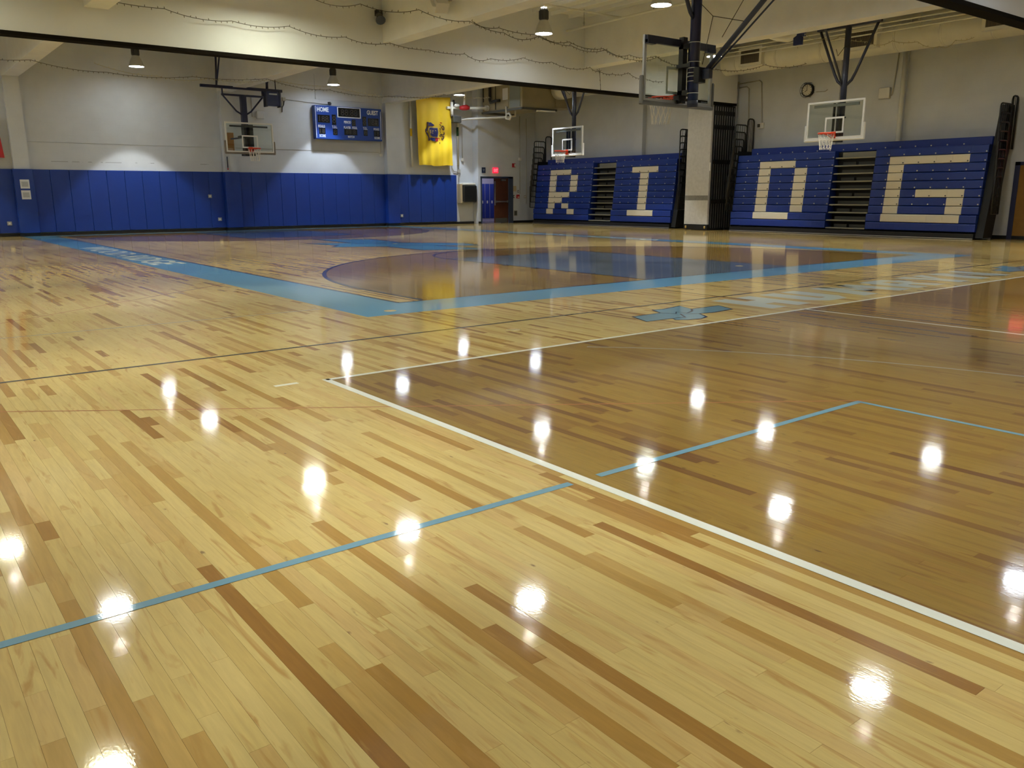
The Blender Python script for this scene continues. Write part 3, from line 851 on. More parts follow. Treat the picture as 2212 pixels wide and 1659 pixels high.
# ================================================================== HOOPS
def frame_rect(mb, y0, y1, z0, z1, x0, x1, t):
    mb.box(x0, x1, y0, y1, z0, z0+t); mb.box(x0, x1, y0, y1, z1-t, z1); mb.box(x0, x1, y0, y0+t, z0+t, z1-t); mb.box(x0, x1, y1-t, y1, z0+t, z1-t)
BZ0, BZ1 = 2.93, 4.01
def board(t, padmat, framemat, rimz=3.07, bottom_pad=True, square_mat=None):
    """glass board in local axes: the board faces +x"""
    hw = .915
    fr = MB(); frame_rect(fr, -hw, hw, BZ0, BZ1, -.03, .012, .055)
    fr.build('board_frame', framemat, t)
    g = MB().add([(0,-hw+.05,BZ0+.05),(0,hw-.05,BZ0+.05),(0,hw-.05,BZ1-.05),(0,-hw+.05,BZ1-.05)], [(0,1,2,3)])
    g.build('glass', m_glass, t)
    sq = MB(); frame_rect(sq, -.305, .305, rimz+.02, rimz+.48, .003, .008, .05)
    sq.build('target_square', square_mat or m_whitepaint, t)
    for s in (-1, 1):
        cm = MB()
        cm.box(.003,.008, s*hw-(.25 if s > 0 else -.05), s*hw-(.05 if s > 0 else -.25), BZ0+.07, BZ0+.085)
        cm.box(.003,.008, s*hw-(.25 if s > 0 else -.05), s*hw-(.05 if s > 0 else -.25), BZ0+.12, BZ0+.13)
        cm.build('maker_strip', m_greyframe, t)
    if bottom_pad:
        pd = MB()
        pd.cbox(-.055, .035, -hw-.055, hw+.055, BZ0-.06, BZ0+.008, .018)
        for s in (-1, 1): pd.cbox(-.055, .035, min(s*hw, s*(hw+.055)), max(s*hw, s*(hw+.055)), BZ0-.02, BZ0+.42, .018)
        pd.build('board_padding', padmat, t)
    # rim
    rc = .152 + .2286
    rm = MB().tube([(rc+.2286*math.cos(2*PI*k/32), .2286*math.sin(2*PI*k/32), rimz) for k in range(32)], .014, 8, closed=True)
    rm.box(.012, .03, -.075, .075, rimz-.13, rimz+.06)
    rm.box(.02, .17, -.07, .07, rimz-.015, rimz+.012)
    for s in (-1, 1):
        rm.bar((.03, s*.065, rimz-.10), (.22, s*.13, rimz-.012), .018, .018)
    for k in range(12):
        a = 2*PI*k/12 + .2
        rm.tube([(rc+.225*math.cos(a), .225*math.sin(a), rimz-.01), (rc+.215*math.cos(a), .215*math.sin(a), rimz-.035)], .007, 5)
    rm.build('rim', m_rim, t)
    nt_ = MB()
    ks = 12
    def npt(a, v):
        r = .225 - .10*v + .035*v*v
        return (rc + r*math.cos(a), r*math.sin(a), rimz - .03 - .43*v)
    for k in range(ks):
        for sg in (-1, 1):
            pts = []
            for j in range(13):
                v = j/12
                # straight drop first, then crossing cords
                tw = max(0, v-.12)*2.9*PI/ks*2
                pts.append(npt(2*PI*k/ks + sg*tw*.5 + .2, v))
            nt_.tube(pts, .0065, 4, cap=False)
    nt_.build('net', m_net, t)

def clamps(mb, x, y, z, r):
    mb.tube([(x+r*math.cos(2*PI*k/20), y+r*math.sin(2*PI*k/20), z) for k in range(20)], .008, 5, closed=True)

def hoop_near():
    t = thing('basketball_hoop', 'nearest basketball hoop, its glass board seen from behind on a navy post', 'basketball hoop', (11.95, 10.52, 0), PI/2, world=False)
    board(t, m_greypad, m_greyframe)
    xb = -.36                      # post behind the board
    MB().tube([(xb, 0, 2.86), (xb, 0, ZC)], .092, 24).build('post', m_navy, t)
    MB().tube([(xb, 0, 2.84), (xb, 0, 2.96)], .0945, 24).build('post_cap', m_darksteel, t)
    tb = MB().box(-.09, -.03, -.90, .90, 3.88, 4.00)
    for s in (-1, 1): tb.box(-.10, .0, s*.80-.10, s*.80+.10, 3.86, 3.93)
    tb.build('board_support', m_darksteel, t)
    ch = MB().box(-.15, -.05, -.05, .06, 2.93, 4.04).box(-.20, -.15, -.10, -.075, 3.05, 3.85).box(-.20, -.15, -.155, -.135, 3.05, 3.85)
    ch.box(xb, -.05, -.06, .06, 3.06, 3.14).box(xb, -.05, -.06, .11, 3.52, 3.58).box(xb, -.05, -.06, .06, 3.84, 3.92).box(-.16, -.03, -.06, .14, 2.98, 3.06)
    ch.build('height_adjuster', m_blackmetal, t)
    ub = MB()
    for z in (3.92, 3.60, 3.50, 3.42, 3.36, 3.28, 3.08): clamps(ub, xb, 0, z, .102)
    ub.build('clamp_rings', m_zinc, t)
    MB().cbox(xb-.19, xb-.05, -.10, .08, 3.24, 3.50, .008).build('brace_clamp', m_blackmetal, t)
    # brace running up and back to the roof, and the side brace curving into the post
    MB().tube([(xb-.18, -.06, 3.40), (xb-1.0, -.06, 4.10), (xb-2.3, -.06, 5.22), (xb-3.2, -.06, 5.98)], .045, 10).build('rear_brace', m_darksteel, t)
    MB().tube([(xb-.22, -.12, 3.40), (xb-2.5, -.12, 5.16), (xb-3.4, -.12, 5.9)], .016, 8).build('brace_rod', m_darksteel, t)
    MB().cbox(xb-.34, xb-.14, -.10, .0, 3.30, 3.46, .01).build('brace_hinge', m_darksteel, t)
    MB().tube([(xb, .06, 4.30), (xb, .16, 4.40), (xb, .27, 4.60), (xb, .75, 5.5), (xb, 1.2, 6.3)], .035, 10).build('side_brace', m_darksteel, t)
    cb = MB()
    cb.tube([(xb, .0, 4.62), (xb-.35, -.02, 4.30), (xb-1.0, -.05, 4.12)], .006, 5)
    cb.tube([(xb-.35, -.02, 4.30), (xb-.10, -.10, 3.56)], .006, 5)
    cb.tube([(xb-1.35, -.05, 4.98), (xb-.5, -.1, 3.95)], .006, 5)
    cb.build('hoist_cable', m_blackmetal, t)
    MB().box(xb-.12, xb+.12, -1.35, 1.35, 6.28, 6.40).box(xb-.05, xb+.05, -1.3, -1.2, 6.35, ZC).box(xb-.05, xb+.05, 1.2, 1.3, 6.35, ZC).box(xb-3.4, xb-3.1, -.2, .1, 5.85, 6.1).box(xb-3.3, xb-3.2, -.1, .0, 6.0, ZC).build('roof_mount', m_darksteel, t)
hoop_near()

def hoop_side(y, label, topz=6.1):
    """hung hoops in front of the bleachers: post, two bent braces spreading to a cross bar, one rear strut"""
    t = thing('basketball_hoop', label, 'basketball hoop', (23.1, y, 0), PI, world=False)
    board(t, m_whitepaint, m_whitepaint)
    xb = -.35
    MB().tube([(xb, 0, 2.85), (xb, 0, topz+.02)], .085, 18).build('post', m_darksteel, t)
    MB().box(-.06, -.02, -.72, .72, 3.84, 3.92).build('board_support', m_greypad, t)
    ch = MB().box(-.10, -.03, -.10, -.06, 2.86, 3.94).box(-.10, -.03, .03, .08, 2.86, 3.94).box(xb, -.03, -.16, .14, 3.52, 3.56).box(xb, -.03, -.1, .1, 2.84, 2.90)
    ch.build('height_adjuster', m_blackmetal, t)
    for s in (-1, 1):
        MB().tube([(xb, s*.06, 4.45), (xb, s*.22, 4.58), (xb, s*.34, 4.80), (xb, s*.92, topz)], .04, 10).build('side_brace', m_darksteel, t)
    MB().tube([(xb, -.02, 4.35), (xb+.9, -.25, topz)], .03, 10).build('front_brace', m_darksteel, t)
    MB().bar((xb, -1.0, topz), (xb, 1.0, topz), .09, .09).build('cross_bar', m_darksteel, t)
    for xx, yy in ((xb, -.92), (xb, .92), (xb+.9, -.25)):
        MB().tube([(xx, yy, topz-.02), (xx, yy, ZC)], .03, 8).build('roof_hanger', m_darksteel, t)
    hc = MB().tube([(xb, -.1, 5.5), (xb+.0, -.28, 5.30), (xb+.4, -.1, 5.42)], .008, 5)
    clamps(hc, xb, 0, 5.5, .095)
    hc.build('safety_cable', m_blackmetal, t)
hoop_side(26.07, 'basketball hoop hanging before the bleachers lettered R and I')
hoop_side(14.23, 'basketball hoop hanging before the bleachers with clock above')

def hoop_wall():
    t = thing('basketball_hoop', 'basketball hoop hung in front of the padded wall, white framed board', 'basketball hoop', (11.98, 31.4, 0), -PI/2, world=False)
    board(t, M('tan_grey_padding', (.20, .17, .14), .6), m_whitepaint)
    xb = -.42
    MB().box(xb-.09, xb+.09, -.10, .10, 2.82, 5.0).build('post', m_navy, t)
    MB().box(-.07, -.02, -.72, .72, 3.84, 3.90).build('board_support', m_blackmetal, t)
    ch = MB().box(xb+.09, -.03, -.18, -.11, 2.86, 3.94).box(xb+.09, -.03, .02, .16, 2.86, 3.94).box(xb, -.03, -.30, .16, 3.46, 3.54).box(xb, -.03, -.2, .2, 2.82, 2.9)
    ch.build('height_adjuster', m_blackmetal, t)
    for s in (-1, 1):
        MB().tube([(xb, s*.08, 4.32), (xb, s*.28, 4.44), (xb, s*.76, 4.98)], .032, 8).build('side_brace', m_navy, t)
    MB().bar((xb, -.80, 5.0), (xb, .80, 5.0), .07, .07).build('swing_bar', m_navy, t)
    MB().bar((xb, -1.55, 5.26), (xb, 1.55, 5.26), .10, .10).build('cross_bar', m_navy, t)
    for s in (-1, 1):
        hg = MB()
        hg.tube([(xb, s*.76, 5.0), (xb, s*.76, 5.24)], .03, 8)
        hg.tube([(xb, s*.95, 5.30), (xb, s*.95+.05, 6.3), (xb, s*.95+.05, ZC)], .04, 8)
        hg.tube([(xb, s*.95, 5.30), (xb+.55, s*.95, 6.3), (xb+.8, s*.95, ZC)], .03, 8)
        clamps(hg, xb, s*.95, 5.3, .06)
        hg.build('roof_hanger', m_navy, t)
    hn = MB().tube([(xb+.0, -.06, 3.50), (xb-.4, -.42, 3.45)], .03, 8)
    hn.build('brace_arm', m_darksteel, t)
hoop_wall()
# brown board on the wall behind that hoop, blue hoist unit, small boxes and conduits
MB().box(11.76, 12.02, 33.20, 33.28, 3.05, 3.75).build('wood_backing_board', m_brown, label='brown wooden backing board on the pier behind the hoop', cat='board')
bx = thing('hoist_unit', 'navy blue motor unit hanging beside the hoop frame', 'hoist', (13.15, 31.9, 4.7))
MB().cbox(12.86, 13.42, 31.75, 31.98, 4.70, 5.22, .015).build('casing', m_bluebox, bx)
MB().box(12.84, 12.90, 31.72, 32.0, 4.66, 5.24).build('side_rail', m_navy, bx)
MB().box(13.38, 13.44, 31.72, 32.0, 4.66, 5.24).build('side_rail', m_navy, bx)
for x in (13.0, 13.3): MB().tube([(x, 31.87, 5.2), (x, 31.87, ZC)], .02, 8).build('hanger', m_navy, bx)
MB().box(12.98, 13.30, 31.744, 31.752, 5.10, 5.15).build('label_plate', m_greyframe, bx)
def wall_box(name, x0, x1, z0, z1, y, mat, label, cat, d=.1):
    t = thing(name, label, cat, ((x0+x1)/2, y, z0))
    MB().cbox(x0, x1, y-d, y, z0, z1, .012).build('casing', mat, t)
    MB().box(x0+.03, x1-.03, y-d-.006, y-d+.002, z0+.03, z1-.03).build('lid', mat, t)
    return t
wall_box('junction_box', 13.12, 13.42, 4.36, 4.64, YF, m_wall, 'square cream box on the wall under the blue hoist', 'box')
MB().tube([(12.95, YF-.03, 5.2), (12.95, YF-.03, 4.42), (13.12, YF-.03, 4.42)], .018, 6).build('wall_conduit', m_conduit, label='thin conduit running down to the cream box by the hoop', cat='conduit')
tm = thing('cable_box', 'small grey box with a dangling black cable beside the scoreboard', 'box', (14.31, YF, 5.1))
MB().cbox(14.24, 14.38, YF-.08, YF, 5.10, 5.24, .008).build('casing', m_conduit, tm)
MB().tube([(14.32, YF-.05, 5.12), (14.28, YF-.06, 4.95), (14.22, YF-.05, 4.85), (14.20, YF-.05, 4.66)], .022, 6).build('cable', m_black, tm)
MB().tube([(14.38, YF-.03, 5.16), (15.4, YF-.03, 5.12), (16.35, YF-.03, 5.08)], .012, 6).build('wall_conduit', m_conduit, label='thin conduit from the cable box to the scoreboard', cat='conduit')
cm_ = thing('security_camera', 'small dark camera fixed over the scoreboard', 'camera', (16.3, YF, 5.06))
MB().box(16.26, 16.34, YF-.14, YF, 5.12, 5.18).build('bracket', m_lamp, cm_)
MB().tube([(16.22, YF-.2, 5.10), (16.34, YF-.1, 5.12)], .05, 10).build('body', m_lamp, cm_)
MB().tube([(11.60, YF-.01, 2.28), (11.60, YF-.01, 3.2), (4.95, YF-.01, 3.2)], .007, 6).build('wall_conduit', m_wall, label='thin painted conduit along the blank padded wall', cat='conduit')
MB().tube([(12.2, YF-.01, 3.2), (18.55, YF-.01, 3.2), (18.7, YF-.01, 3.15), (18.7, YF-.01, 5.28)], .008, 6).build('wall_conduit', m_conduit, label='thin conduit below the scoreboard turning up at the pier', cat='conduit')
MB().cbox(18.64, 18.76, YF-.07, YF, 3.03, 3.15, .008).build('switch_box', m_white, label='small white box on the wall under the scoreboard corner', cat='box')
ht = thing('crank_handle', 'slim dark wand hanging over the padding with a red tip', 'handle', (11.72, 33.2, 2.33))
MB().tube([(11.72, 33.25, 2.85), (11.72, 33.25, 2.42)], .022, 8).build('rod', m_darksteel, ht)
MB().sphere((11.72, 33.25, 2.38), .03, 10, 6).build('tip', m_red, ht)
# ledge of the wall panel over the scoreboard
pn = thing('wall_panel', 'framed filled-in opening above the scoreboard', 'wall panel', (17.2, YF, 5.15))
MB().box(15.75, 18.3, YF-.02, YF, 5.32, 6.2).build('infill', m_wall, pn)
MB().box(15.70, 15.75, YF-.03, YF, 5.27, 6.25).box(18.3, 18.35, YF-.03, YF, 5.27, 6.25).box(15.70, 18.35, YF-.03, YF, 5.27, 5.32).build('edge_frame', m_wall, pn)

# pipes beside the yellow flag
pp = thing('standpipe', 'white pipe with a yellow band beside the yellow flag', 'pipe', (20.2, YF, 2.6))
MB().tube([(20.22, YF-.12, 2.62), (20.22, YF-.12, 5.9)], .05, 12).build('pipe', m_pipe, pp)
MB().tube([(20.22, YF-.12, 3.95), (20.22, YF-.12, 4.28)], .053, 12).build('band', m_yellow, pp)
MB().tube([(20.22, YF-.12, 5.0), (20.22, YF, 5.0)], .02, 8).build('bracket', m_conduit, pp)
for x, z0, lb, band in ((22.45, 1.95, 'thin grey conduit bending down to the black wall unit', None), (22.78, 1.95, 'white riser pipe with a green tag beside the flag', 1), (23.05, 2.95, 'thin conduit ending in a small box by the door wall', None)):
    cp = thing('riser_pipe', lb, 'pipe', (x, YF, z0))
    if x < 22.5:
        MB().tube([(21.9, YF-.05, 4.95), (22.35, YF-.05, 4.95), (22.45, YF-.05, 4.85), (22.45, YF-.05, 2.6), (22.55, YF-.05, 2.45), (22.75, YF-.05, 2.42)], .02, 8).build('pipe', m_conduit, cp)
    elif band:
        MB().tube([(x, YF-.08, 2.75), (x, YF-.08, 4.75), (23.05, 33.0, 4.80), (24.3, 31.8, 4.86), (24.6, 31.4, 4.90), (24.6, 31.4, 5.3)], .05, 12).build('pipe', m_pipe, cp)
        MB().tube([(x, YF-.08, 4.05), (x, YF-.08, 4.45)], .054, 12).build('tag', M('green_tag', (.02, .09, .03), .5), cp)
        MB().tube([(x+.04, YF-.06, 2.4), (x+.04, YF-.06, 1.95)], .02, 8).cbox(x-.02, x+.12, YF-.10, YF, 2.38, 2.54, .01).build('lower_conduit', m_conduit, cp)
    else:
        MB().tube([(x, YF-.05, 4.5), (x, YF-.05, 3.05)], .018, 8).build('pipe', m_conduit, cp)
        MB().cbox(x-.06, x+.06, YF-.08, YF, 2.92, 3.06, .008).build('box', m_white, cp)

# black wall unit with a wooden cheek
wu = thing('wall_unit', 'black boxed unit on a tan wooden cheek beside the door', 'wall unit', (23.0, YF, 1.0))
MB().cbox(22.74, 22.86, YF-.30, YF, .98, 1.86, .01).build('wood_cheek', m_tan, wu)
MB().cbox(22.86, 23.62, YF-.42, YF, 1.02, 1.80, .04).build('casing', m_black, wu)
MB().cbox(22.84, 23.60, YF-.36, YF, 1.80, 1.92, .03).build('top_cover', m_white, wu)

# ================================================================== DOOR AND HALL
df = thing('door_2', None, None, (24.8, YS, 0)); df['kind'] = 'structure'; df['label'] = 'double door to the hall, one brown leaf open'
fr = MB().box(DX0-.05, DX0+.03, YS-.03, YF+.2, 0, DZ1+.05).box(DX1-.22, DX1+.05, YS-.03, YF+.2, 0, DZ1+.05).box(DX0-.05, DX1+.05, YS-.03, YF+.2, DZ1-.03, DZ1+.05)
fr.build('door_frame', m_frame, df)
dl = MB().box(24.66, DX1-.22, YS+.03, YS+.08, .01, DZ1-.03).build('door_leaf', m_door, df)
MB().box(24.70, DX1-.28, YS+.024, YS+.03, .02, .24).build('kick_plate', m_step, dl)
MB().box(24.72, DX1-.26, YS-.03, YS+.0, 1.0, 1.06).box(24.72, 24.76, YS-.03, YS+.03, .98, 1.08).box(DX1-.30, DX1-.26, YS-.03, YS+.03, .98, 1.08).build('push_bar', m_alu, dl)
MB().box(24.655, 24.70, YS+.0, YS+.03, .85, 2.0).build('edge_bar', m_alu, dl)
MB().box(25.05, 25.32, YS-.03, YS+.03, 2.02, 2.10).build('door_closer', m_alu, dl)
MB().box(DX0+.03, DX0+.08, YF+.24, YF+1.0, .01, DZ1-.03).build('open_leaf', m_door, df)
hy = 36.2
MB().box(22.8, 29.0, YF+.31, hy, -.25, -.004).build('floor_hall', M('hall_floor', (.30, .27, .34), .35), kind='structure', label='pale hall floor beyond the doorway')
MB().box(22.8, 29.0, hy, hy+.2, 0, 2.9).build('wall_hall', m_hall, kind='structure', label='pale lilac hall wall behind the lockers')
MB().box(22.6, 22.8, YF+.31, hy, 0, 2.9).build('wall_hall_end', m_hall, kind='structure', label='hall end wall beyond the doorway')
MB().box(29.0, 29.2, YF+.31, hy, 0, 2.9).build('wall_hall_side', m_hall, kind='structure', label='hall side wall past the open door')
MB().box(22.6, 29.2, YF+.31, hy+.2, 2.9, 3.0).build('ceiling_hall', m_hall, kind='structure', label='hall ceiling beyond the doorway')
LK = ('first blue hall locker seen past the door frame', 'second blue hall locker inside the open doorway', 'third blue hall locker inside the open doorway', 'last blue hall locker partly hidden by the brown door leaf')
for k in range(4):
    x = 25.72 + .305*k
    lk = thing('locker', LK[k], 'locker', (x+.15, hy-.4, 0), group='blue lockers in the hall')
    MB().cbox(x, x+.30, hy-.38, hy-.01, .16, 1.92, .006).build('body', m_locker, lk)
    MB().box(x+.022, x+.278, hy-.392, hy-.38, .19, 1.89).build('door', m_locker, lk)
    MB().box(x+.001, x+.016, hy-.396, hy-.37, .16, 1.92).build('edge_trim', M('locker_edge', (.45, .45, .62), .4) if k == 0 else bpy.data.materials['locker_edge'], lk)
    MB().cbox(x+.11, x+.19, hy-.405, hy-.392, .92, 1.06, .004).build('latch', m_white, lk)
    MB().box(x, x+.30, hy-.36, hy-.01, 0, .16).build('plinth', m_hall, lk)
hl = thing('hall_lamp', 'flat ceiling lamp lighting the hall beyond the door', 'lamp', (25.8, 34.8, 2.84))
MB().cbox(25.2, 26.4, 34.5, 35.1, 2.83, 2.9, .01).build('casing', m_white, hl)
MB().box(25.24, 26.36, 34.54, 35.06, 2.826, 2.832).build('panel', M('hall_lamp_panel', (.9, .9, .9), .5, emit=(.86, .84, 1.0), estr=9.0), hl)

# signs and fittings by the door
es = thing('exit_sign', 'small lit red exit sign above the brown door', 'exit sign', (24.68, YS, 2.38))
MB().cbox(24.53, 24.83, YS-.07, YS, 2.38, 2.64, .006).build('casing', m_exit, es)
lt = MB(); put_text(lt, 'EXIT', (24.56, YS-.073, 2.44), (1,0,0), (0,0,1), .24, .14, .02); lt.build('lettering', m_exitl, es)
sg = thing('blue_wall_sign', 'small dark blue square sign over the open door leaf', 'sign', (23.98, YS, 2.38))
MB().cbox(23.88, 24.10, YS-.02, YS, 2.38, 2.64, .004).build('plate', m_bluesign, sg)
MB().add([(23.99, YS-.023, 2.44), (24.06, YS-.023, 2.56), (23.92, YS-.023, 2.56)], [(0,1,2)]).build('symbol', M('sign_mark', (.15, .2, .32), .5), sg)
fa = thing('fire_alarm', 'red fire alarm strobe high beside the door', 'fire alarm', (25.82, YS, 2.68))
MB().cbox(25.72, 25.91, YS-.05, YS, 2.67, 2.86, .006).build('base', m_red, fa)
MB().box(25.83, 25.89, YS-.07, YS-.05, 2.70, 2.83).build('strobe', m_white, fa)
ps = thing('pull_station', 'red fire pull station on the wall by the corner', 'fire alarm', (26.05, YS, 1.18))
MB().cbox(25.98, 26.16, YS-.06, YS, 1.18, 1.36, .006).build('casing', m_red, ps)
MB().box(26.02, 26.12, YS-.075, YS-.06, 1.22, 1.26).build('handle', m_white, ps)
MB().cbox(25.74, 25.98, YS-.02, YS, 1.52, 1.78, .003).build('tan_notice', m_tan, label='tan notice sheet beside the door frame', cat='notice')
plate('switch_plate', 25.83, 1.27, YS, .08, .14, m_step, 'dark switch plate beside the door frame', 'switch')
plate('switch_plate', 26.10, 1.52, YS, .07, .12, m_step, 'dark switch plate above the red pull station', 'switch')
plate('switch_plate', 26.53, 1.26, YS, .12, .14, m_conduit, 'square wall socket close to the room corner', 'switch')
vt = thing('wall_vent', 'small grey grille low on the wall beside the door', 'vent', (25.93, YS, .33))
MB().cbox(25.82, 26.04, YS-.02, YS, .33, .60, .004).build('frame', m_conduit, vt)
MB().box(25.85, 26.01, YS-.024, YS-.018, .36, .57).build('grille', m_step, vt)
for x, z0, z1, lb in ((26.19, 1.4, 5.1, 'vertical conduit between the exit door and the corner'), (26.60, .9, 5.0, 'thin conduit in the corner of the far wall')):
    MB().tube([(x, YS-.03, z0), (x, YS-.03, z1)], .016, 6).build('wall_conduit', m_conduit, label=lb, cat='conduit')
MB().cbox(26.12, 26.26, YS-.08, YS, 3.0, 3.14, .008).build('junction_box', m_white, label='white box on the vertical conduit above the pull station', cat='box')
ep = thing('electrical_panel', 'grey control panel on the wall at the bleacher corner', 'panel', (XR-.05, 32.6, 1.35))
MB().cbox(XR-.08, XR, 32.3, 32.8, 1.25, 2.1, .01).build('casing', m_step, ep)
MB().box(XR-.1, XR-.08, 32.4, 32.7, 1.75, 2.0).build('screen', m_sbk, ep)

# ================================================================== HVAC UNIT
HX0, HX1, HY0, HY1, HZ0 = 23.9, 25.8, 30.0, 33.0, 5.08
hv = thing('air_handler', 'large beige air handling unit hung in the ceiling corner', 'air handler', (24.9, 31.5, HZ0))
MB().cbox(HX0, HX1, HY0, HY1, HZ0+.06, ZC-.06, .015).build('casing', m_hvac, hv)
MB().box(HX0-.012, HX0, 30.15, 30.9, HZ0+.1, ZC-.15).build('access_panel', m_hvac2, hv)
MB().box(HX0-.012, HX0, 31.0, 31.9, HZ0+.12, ZC-.15).build('access_panel', m_hvac, hv)
MB().box(HX0-.012, HX0, 32.0, 32.9, HZ0+.12, ZC-.15).build('access_panel', m_hvac, hv)
MB().box(HX0-.016, HX0-.010, 31.02, 31.42, 5.55, 6.05).build('instruction_sheet', m_paper, hv)
MB().box(HX0-.05, HX1+.1, HY0-.05, HY0+.08, HZ0-.02, HZ0+.06).box(HX0-.05, HX1, HY1-.1, HY1, HZ0-.02, HZ0+.06).box(HX0-.06, HX0+.04, HY0, HY1, HZ0-.03, HZ0+.06).build('support_rail', m_hvacd, hv)
MB().box(HX0-.02, HX0-.01, 31.93, 31.97, HZ0+.1, ZC-.1).box(HX0-.02, HX0-.008, 32.86, 32.94, HZ0+.5, ZC-.1).build('panel_seam', m_black, hv)
for y in (30.25, 32.8):
    MB().tube([(HX0+.2, y, HZ0), (HX0+.2, y, ZC)], .02, 8).build('hanger_rod', m_conduit, hv)
MB().box(HX1, 26.9, 29.95, 31.6, 5.22, 6.45).build('outlet_plenum', m_hvac, hv)
MB().tube([(HX0-.12, 32.25, 6.35), (HX0-.12, 32.25, 5.62), (HX0-.16, 32.15, 5.50), (HX0-.14, 31.7, 5.55), (HX0, 31.6, 5.55)], .07, 10).build('black_hose', m_black, hv)
vp = thing('valve_assembly', 'red and white valve pipework hanging beside the air handler', 'pipework', (23.0, 32.9, 5.2))
MB().tube([(21.95, 33.1, 5.25), (22.7, 33.1, 5.27)], .06, 10).tube([(22.2, 33.05, 4.95), (22.2, 33.05, 5.5)], .07, 10).tube([(23.05, 32.9, 5.28), (23.75, 32.5, 5.28)], .06, 10).tube([(22.85, 33.0, 5.3), (22.95, 33.0, 6.3)], .06, 10).build('pipe', m_pipe, vp)
MB().tube([(22.62, 33.05, 5.27), (22.75, 33.0, 5.28), (22.95, 32.95, 5.30), (23.08, 32.9, 5.28)], [.07, .12, .13, .08], 10).build('red_valve', m_red, vp)
MB().lathe((22.45, 33.05, 5.3), [(.0001,.14),(.12,.13),(.16,.06),(.14,0),(.0001,-.02)], 16).build('gauge', m_white, vp)
MB().tube([(22.3, 33.05, 5.35), (22.3, 33.05, 5.6)], .05, 8).box(22.22, 22.42, 33.0, 33.1, 5.42, 5.48).build('hand_wheel', m_black, vp)
for k in range(3):
    MB().tube([(23.7+.05*k+.1*math.cos(2*PI*j/16)*.2, 32.5-.03*k+.1*math.cos(2*PI*j/16), 5.28+.1*math.sin(2*PI*j/16)) for j in range(16)], .016, 5, closed=True).build('coil_ring', m_pipe, vp)
pl = thing('drain_loop', 'white drain pipe with a square loop under the air handler', 'pipe', (23.85, 30.9, 4.7))
MB().tube([(23.85, 31.1, 5.25), (23.85, 31.1, 4.72), (23.85, 30.85, 4.68), (23.85, 30.75, 4.80), (23.85, 30.9, 4.95), (23.85, 31.1, 4.90)], .045, 10).build('pipe', m_pipe, pl)
MB().tube([(24.4, 29.6, 4.98), (25.3, 29.4, 4.98)], .035, 8).build('branch', m_pipe, pl)
MB().cbox(22.25, 22.70, 33.0, 33.4, 4.62, 4.90, .02).build('equipment_box', m_step, label='dark box hung under the valve pipework', cat='box')

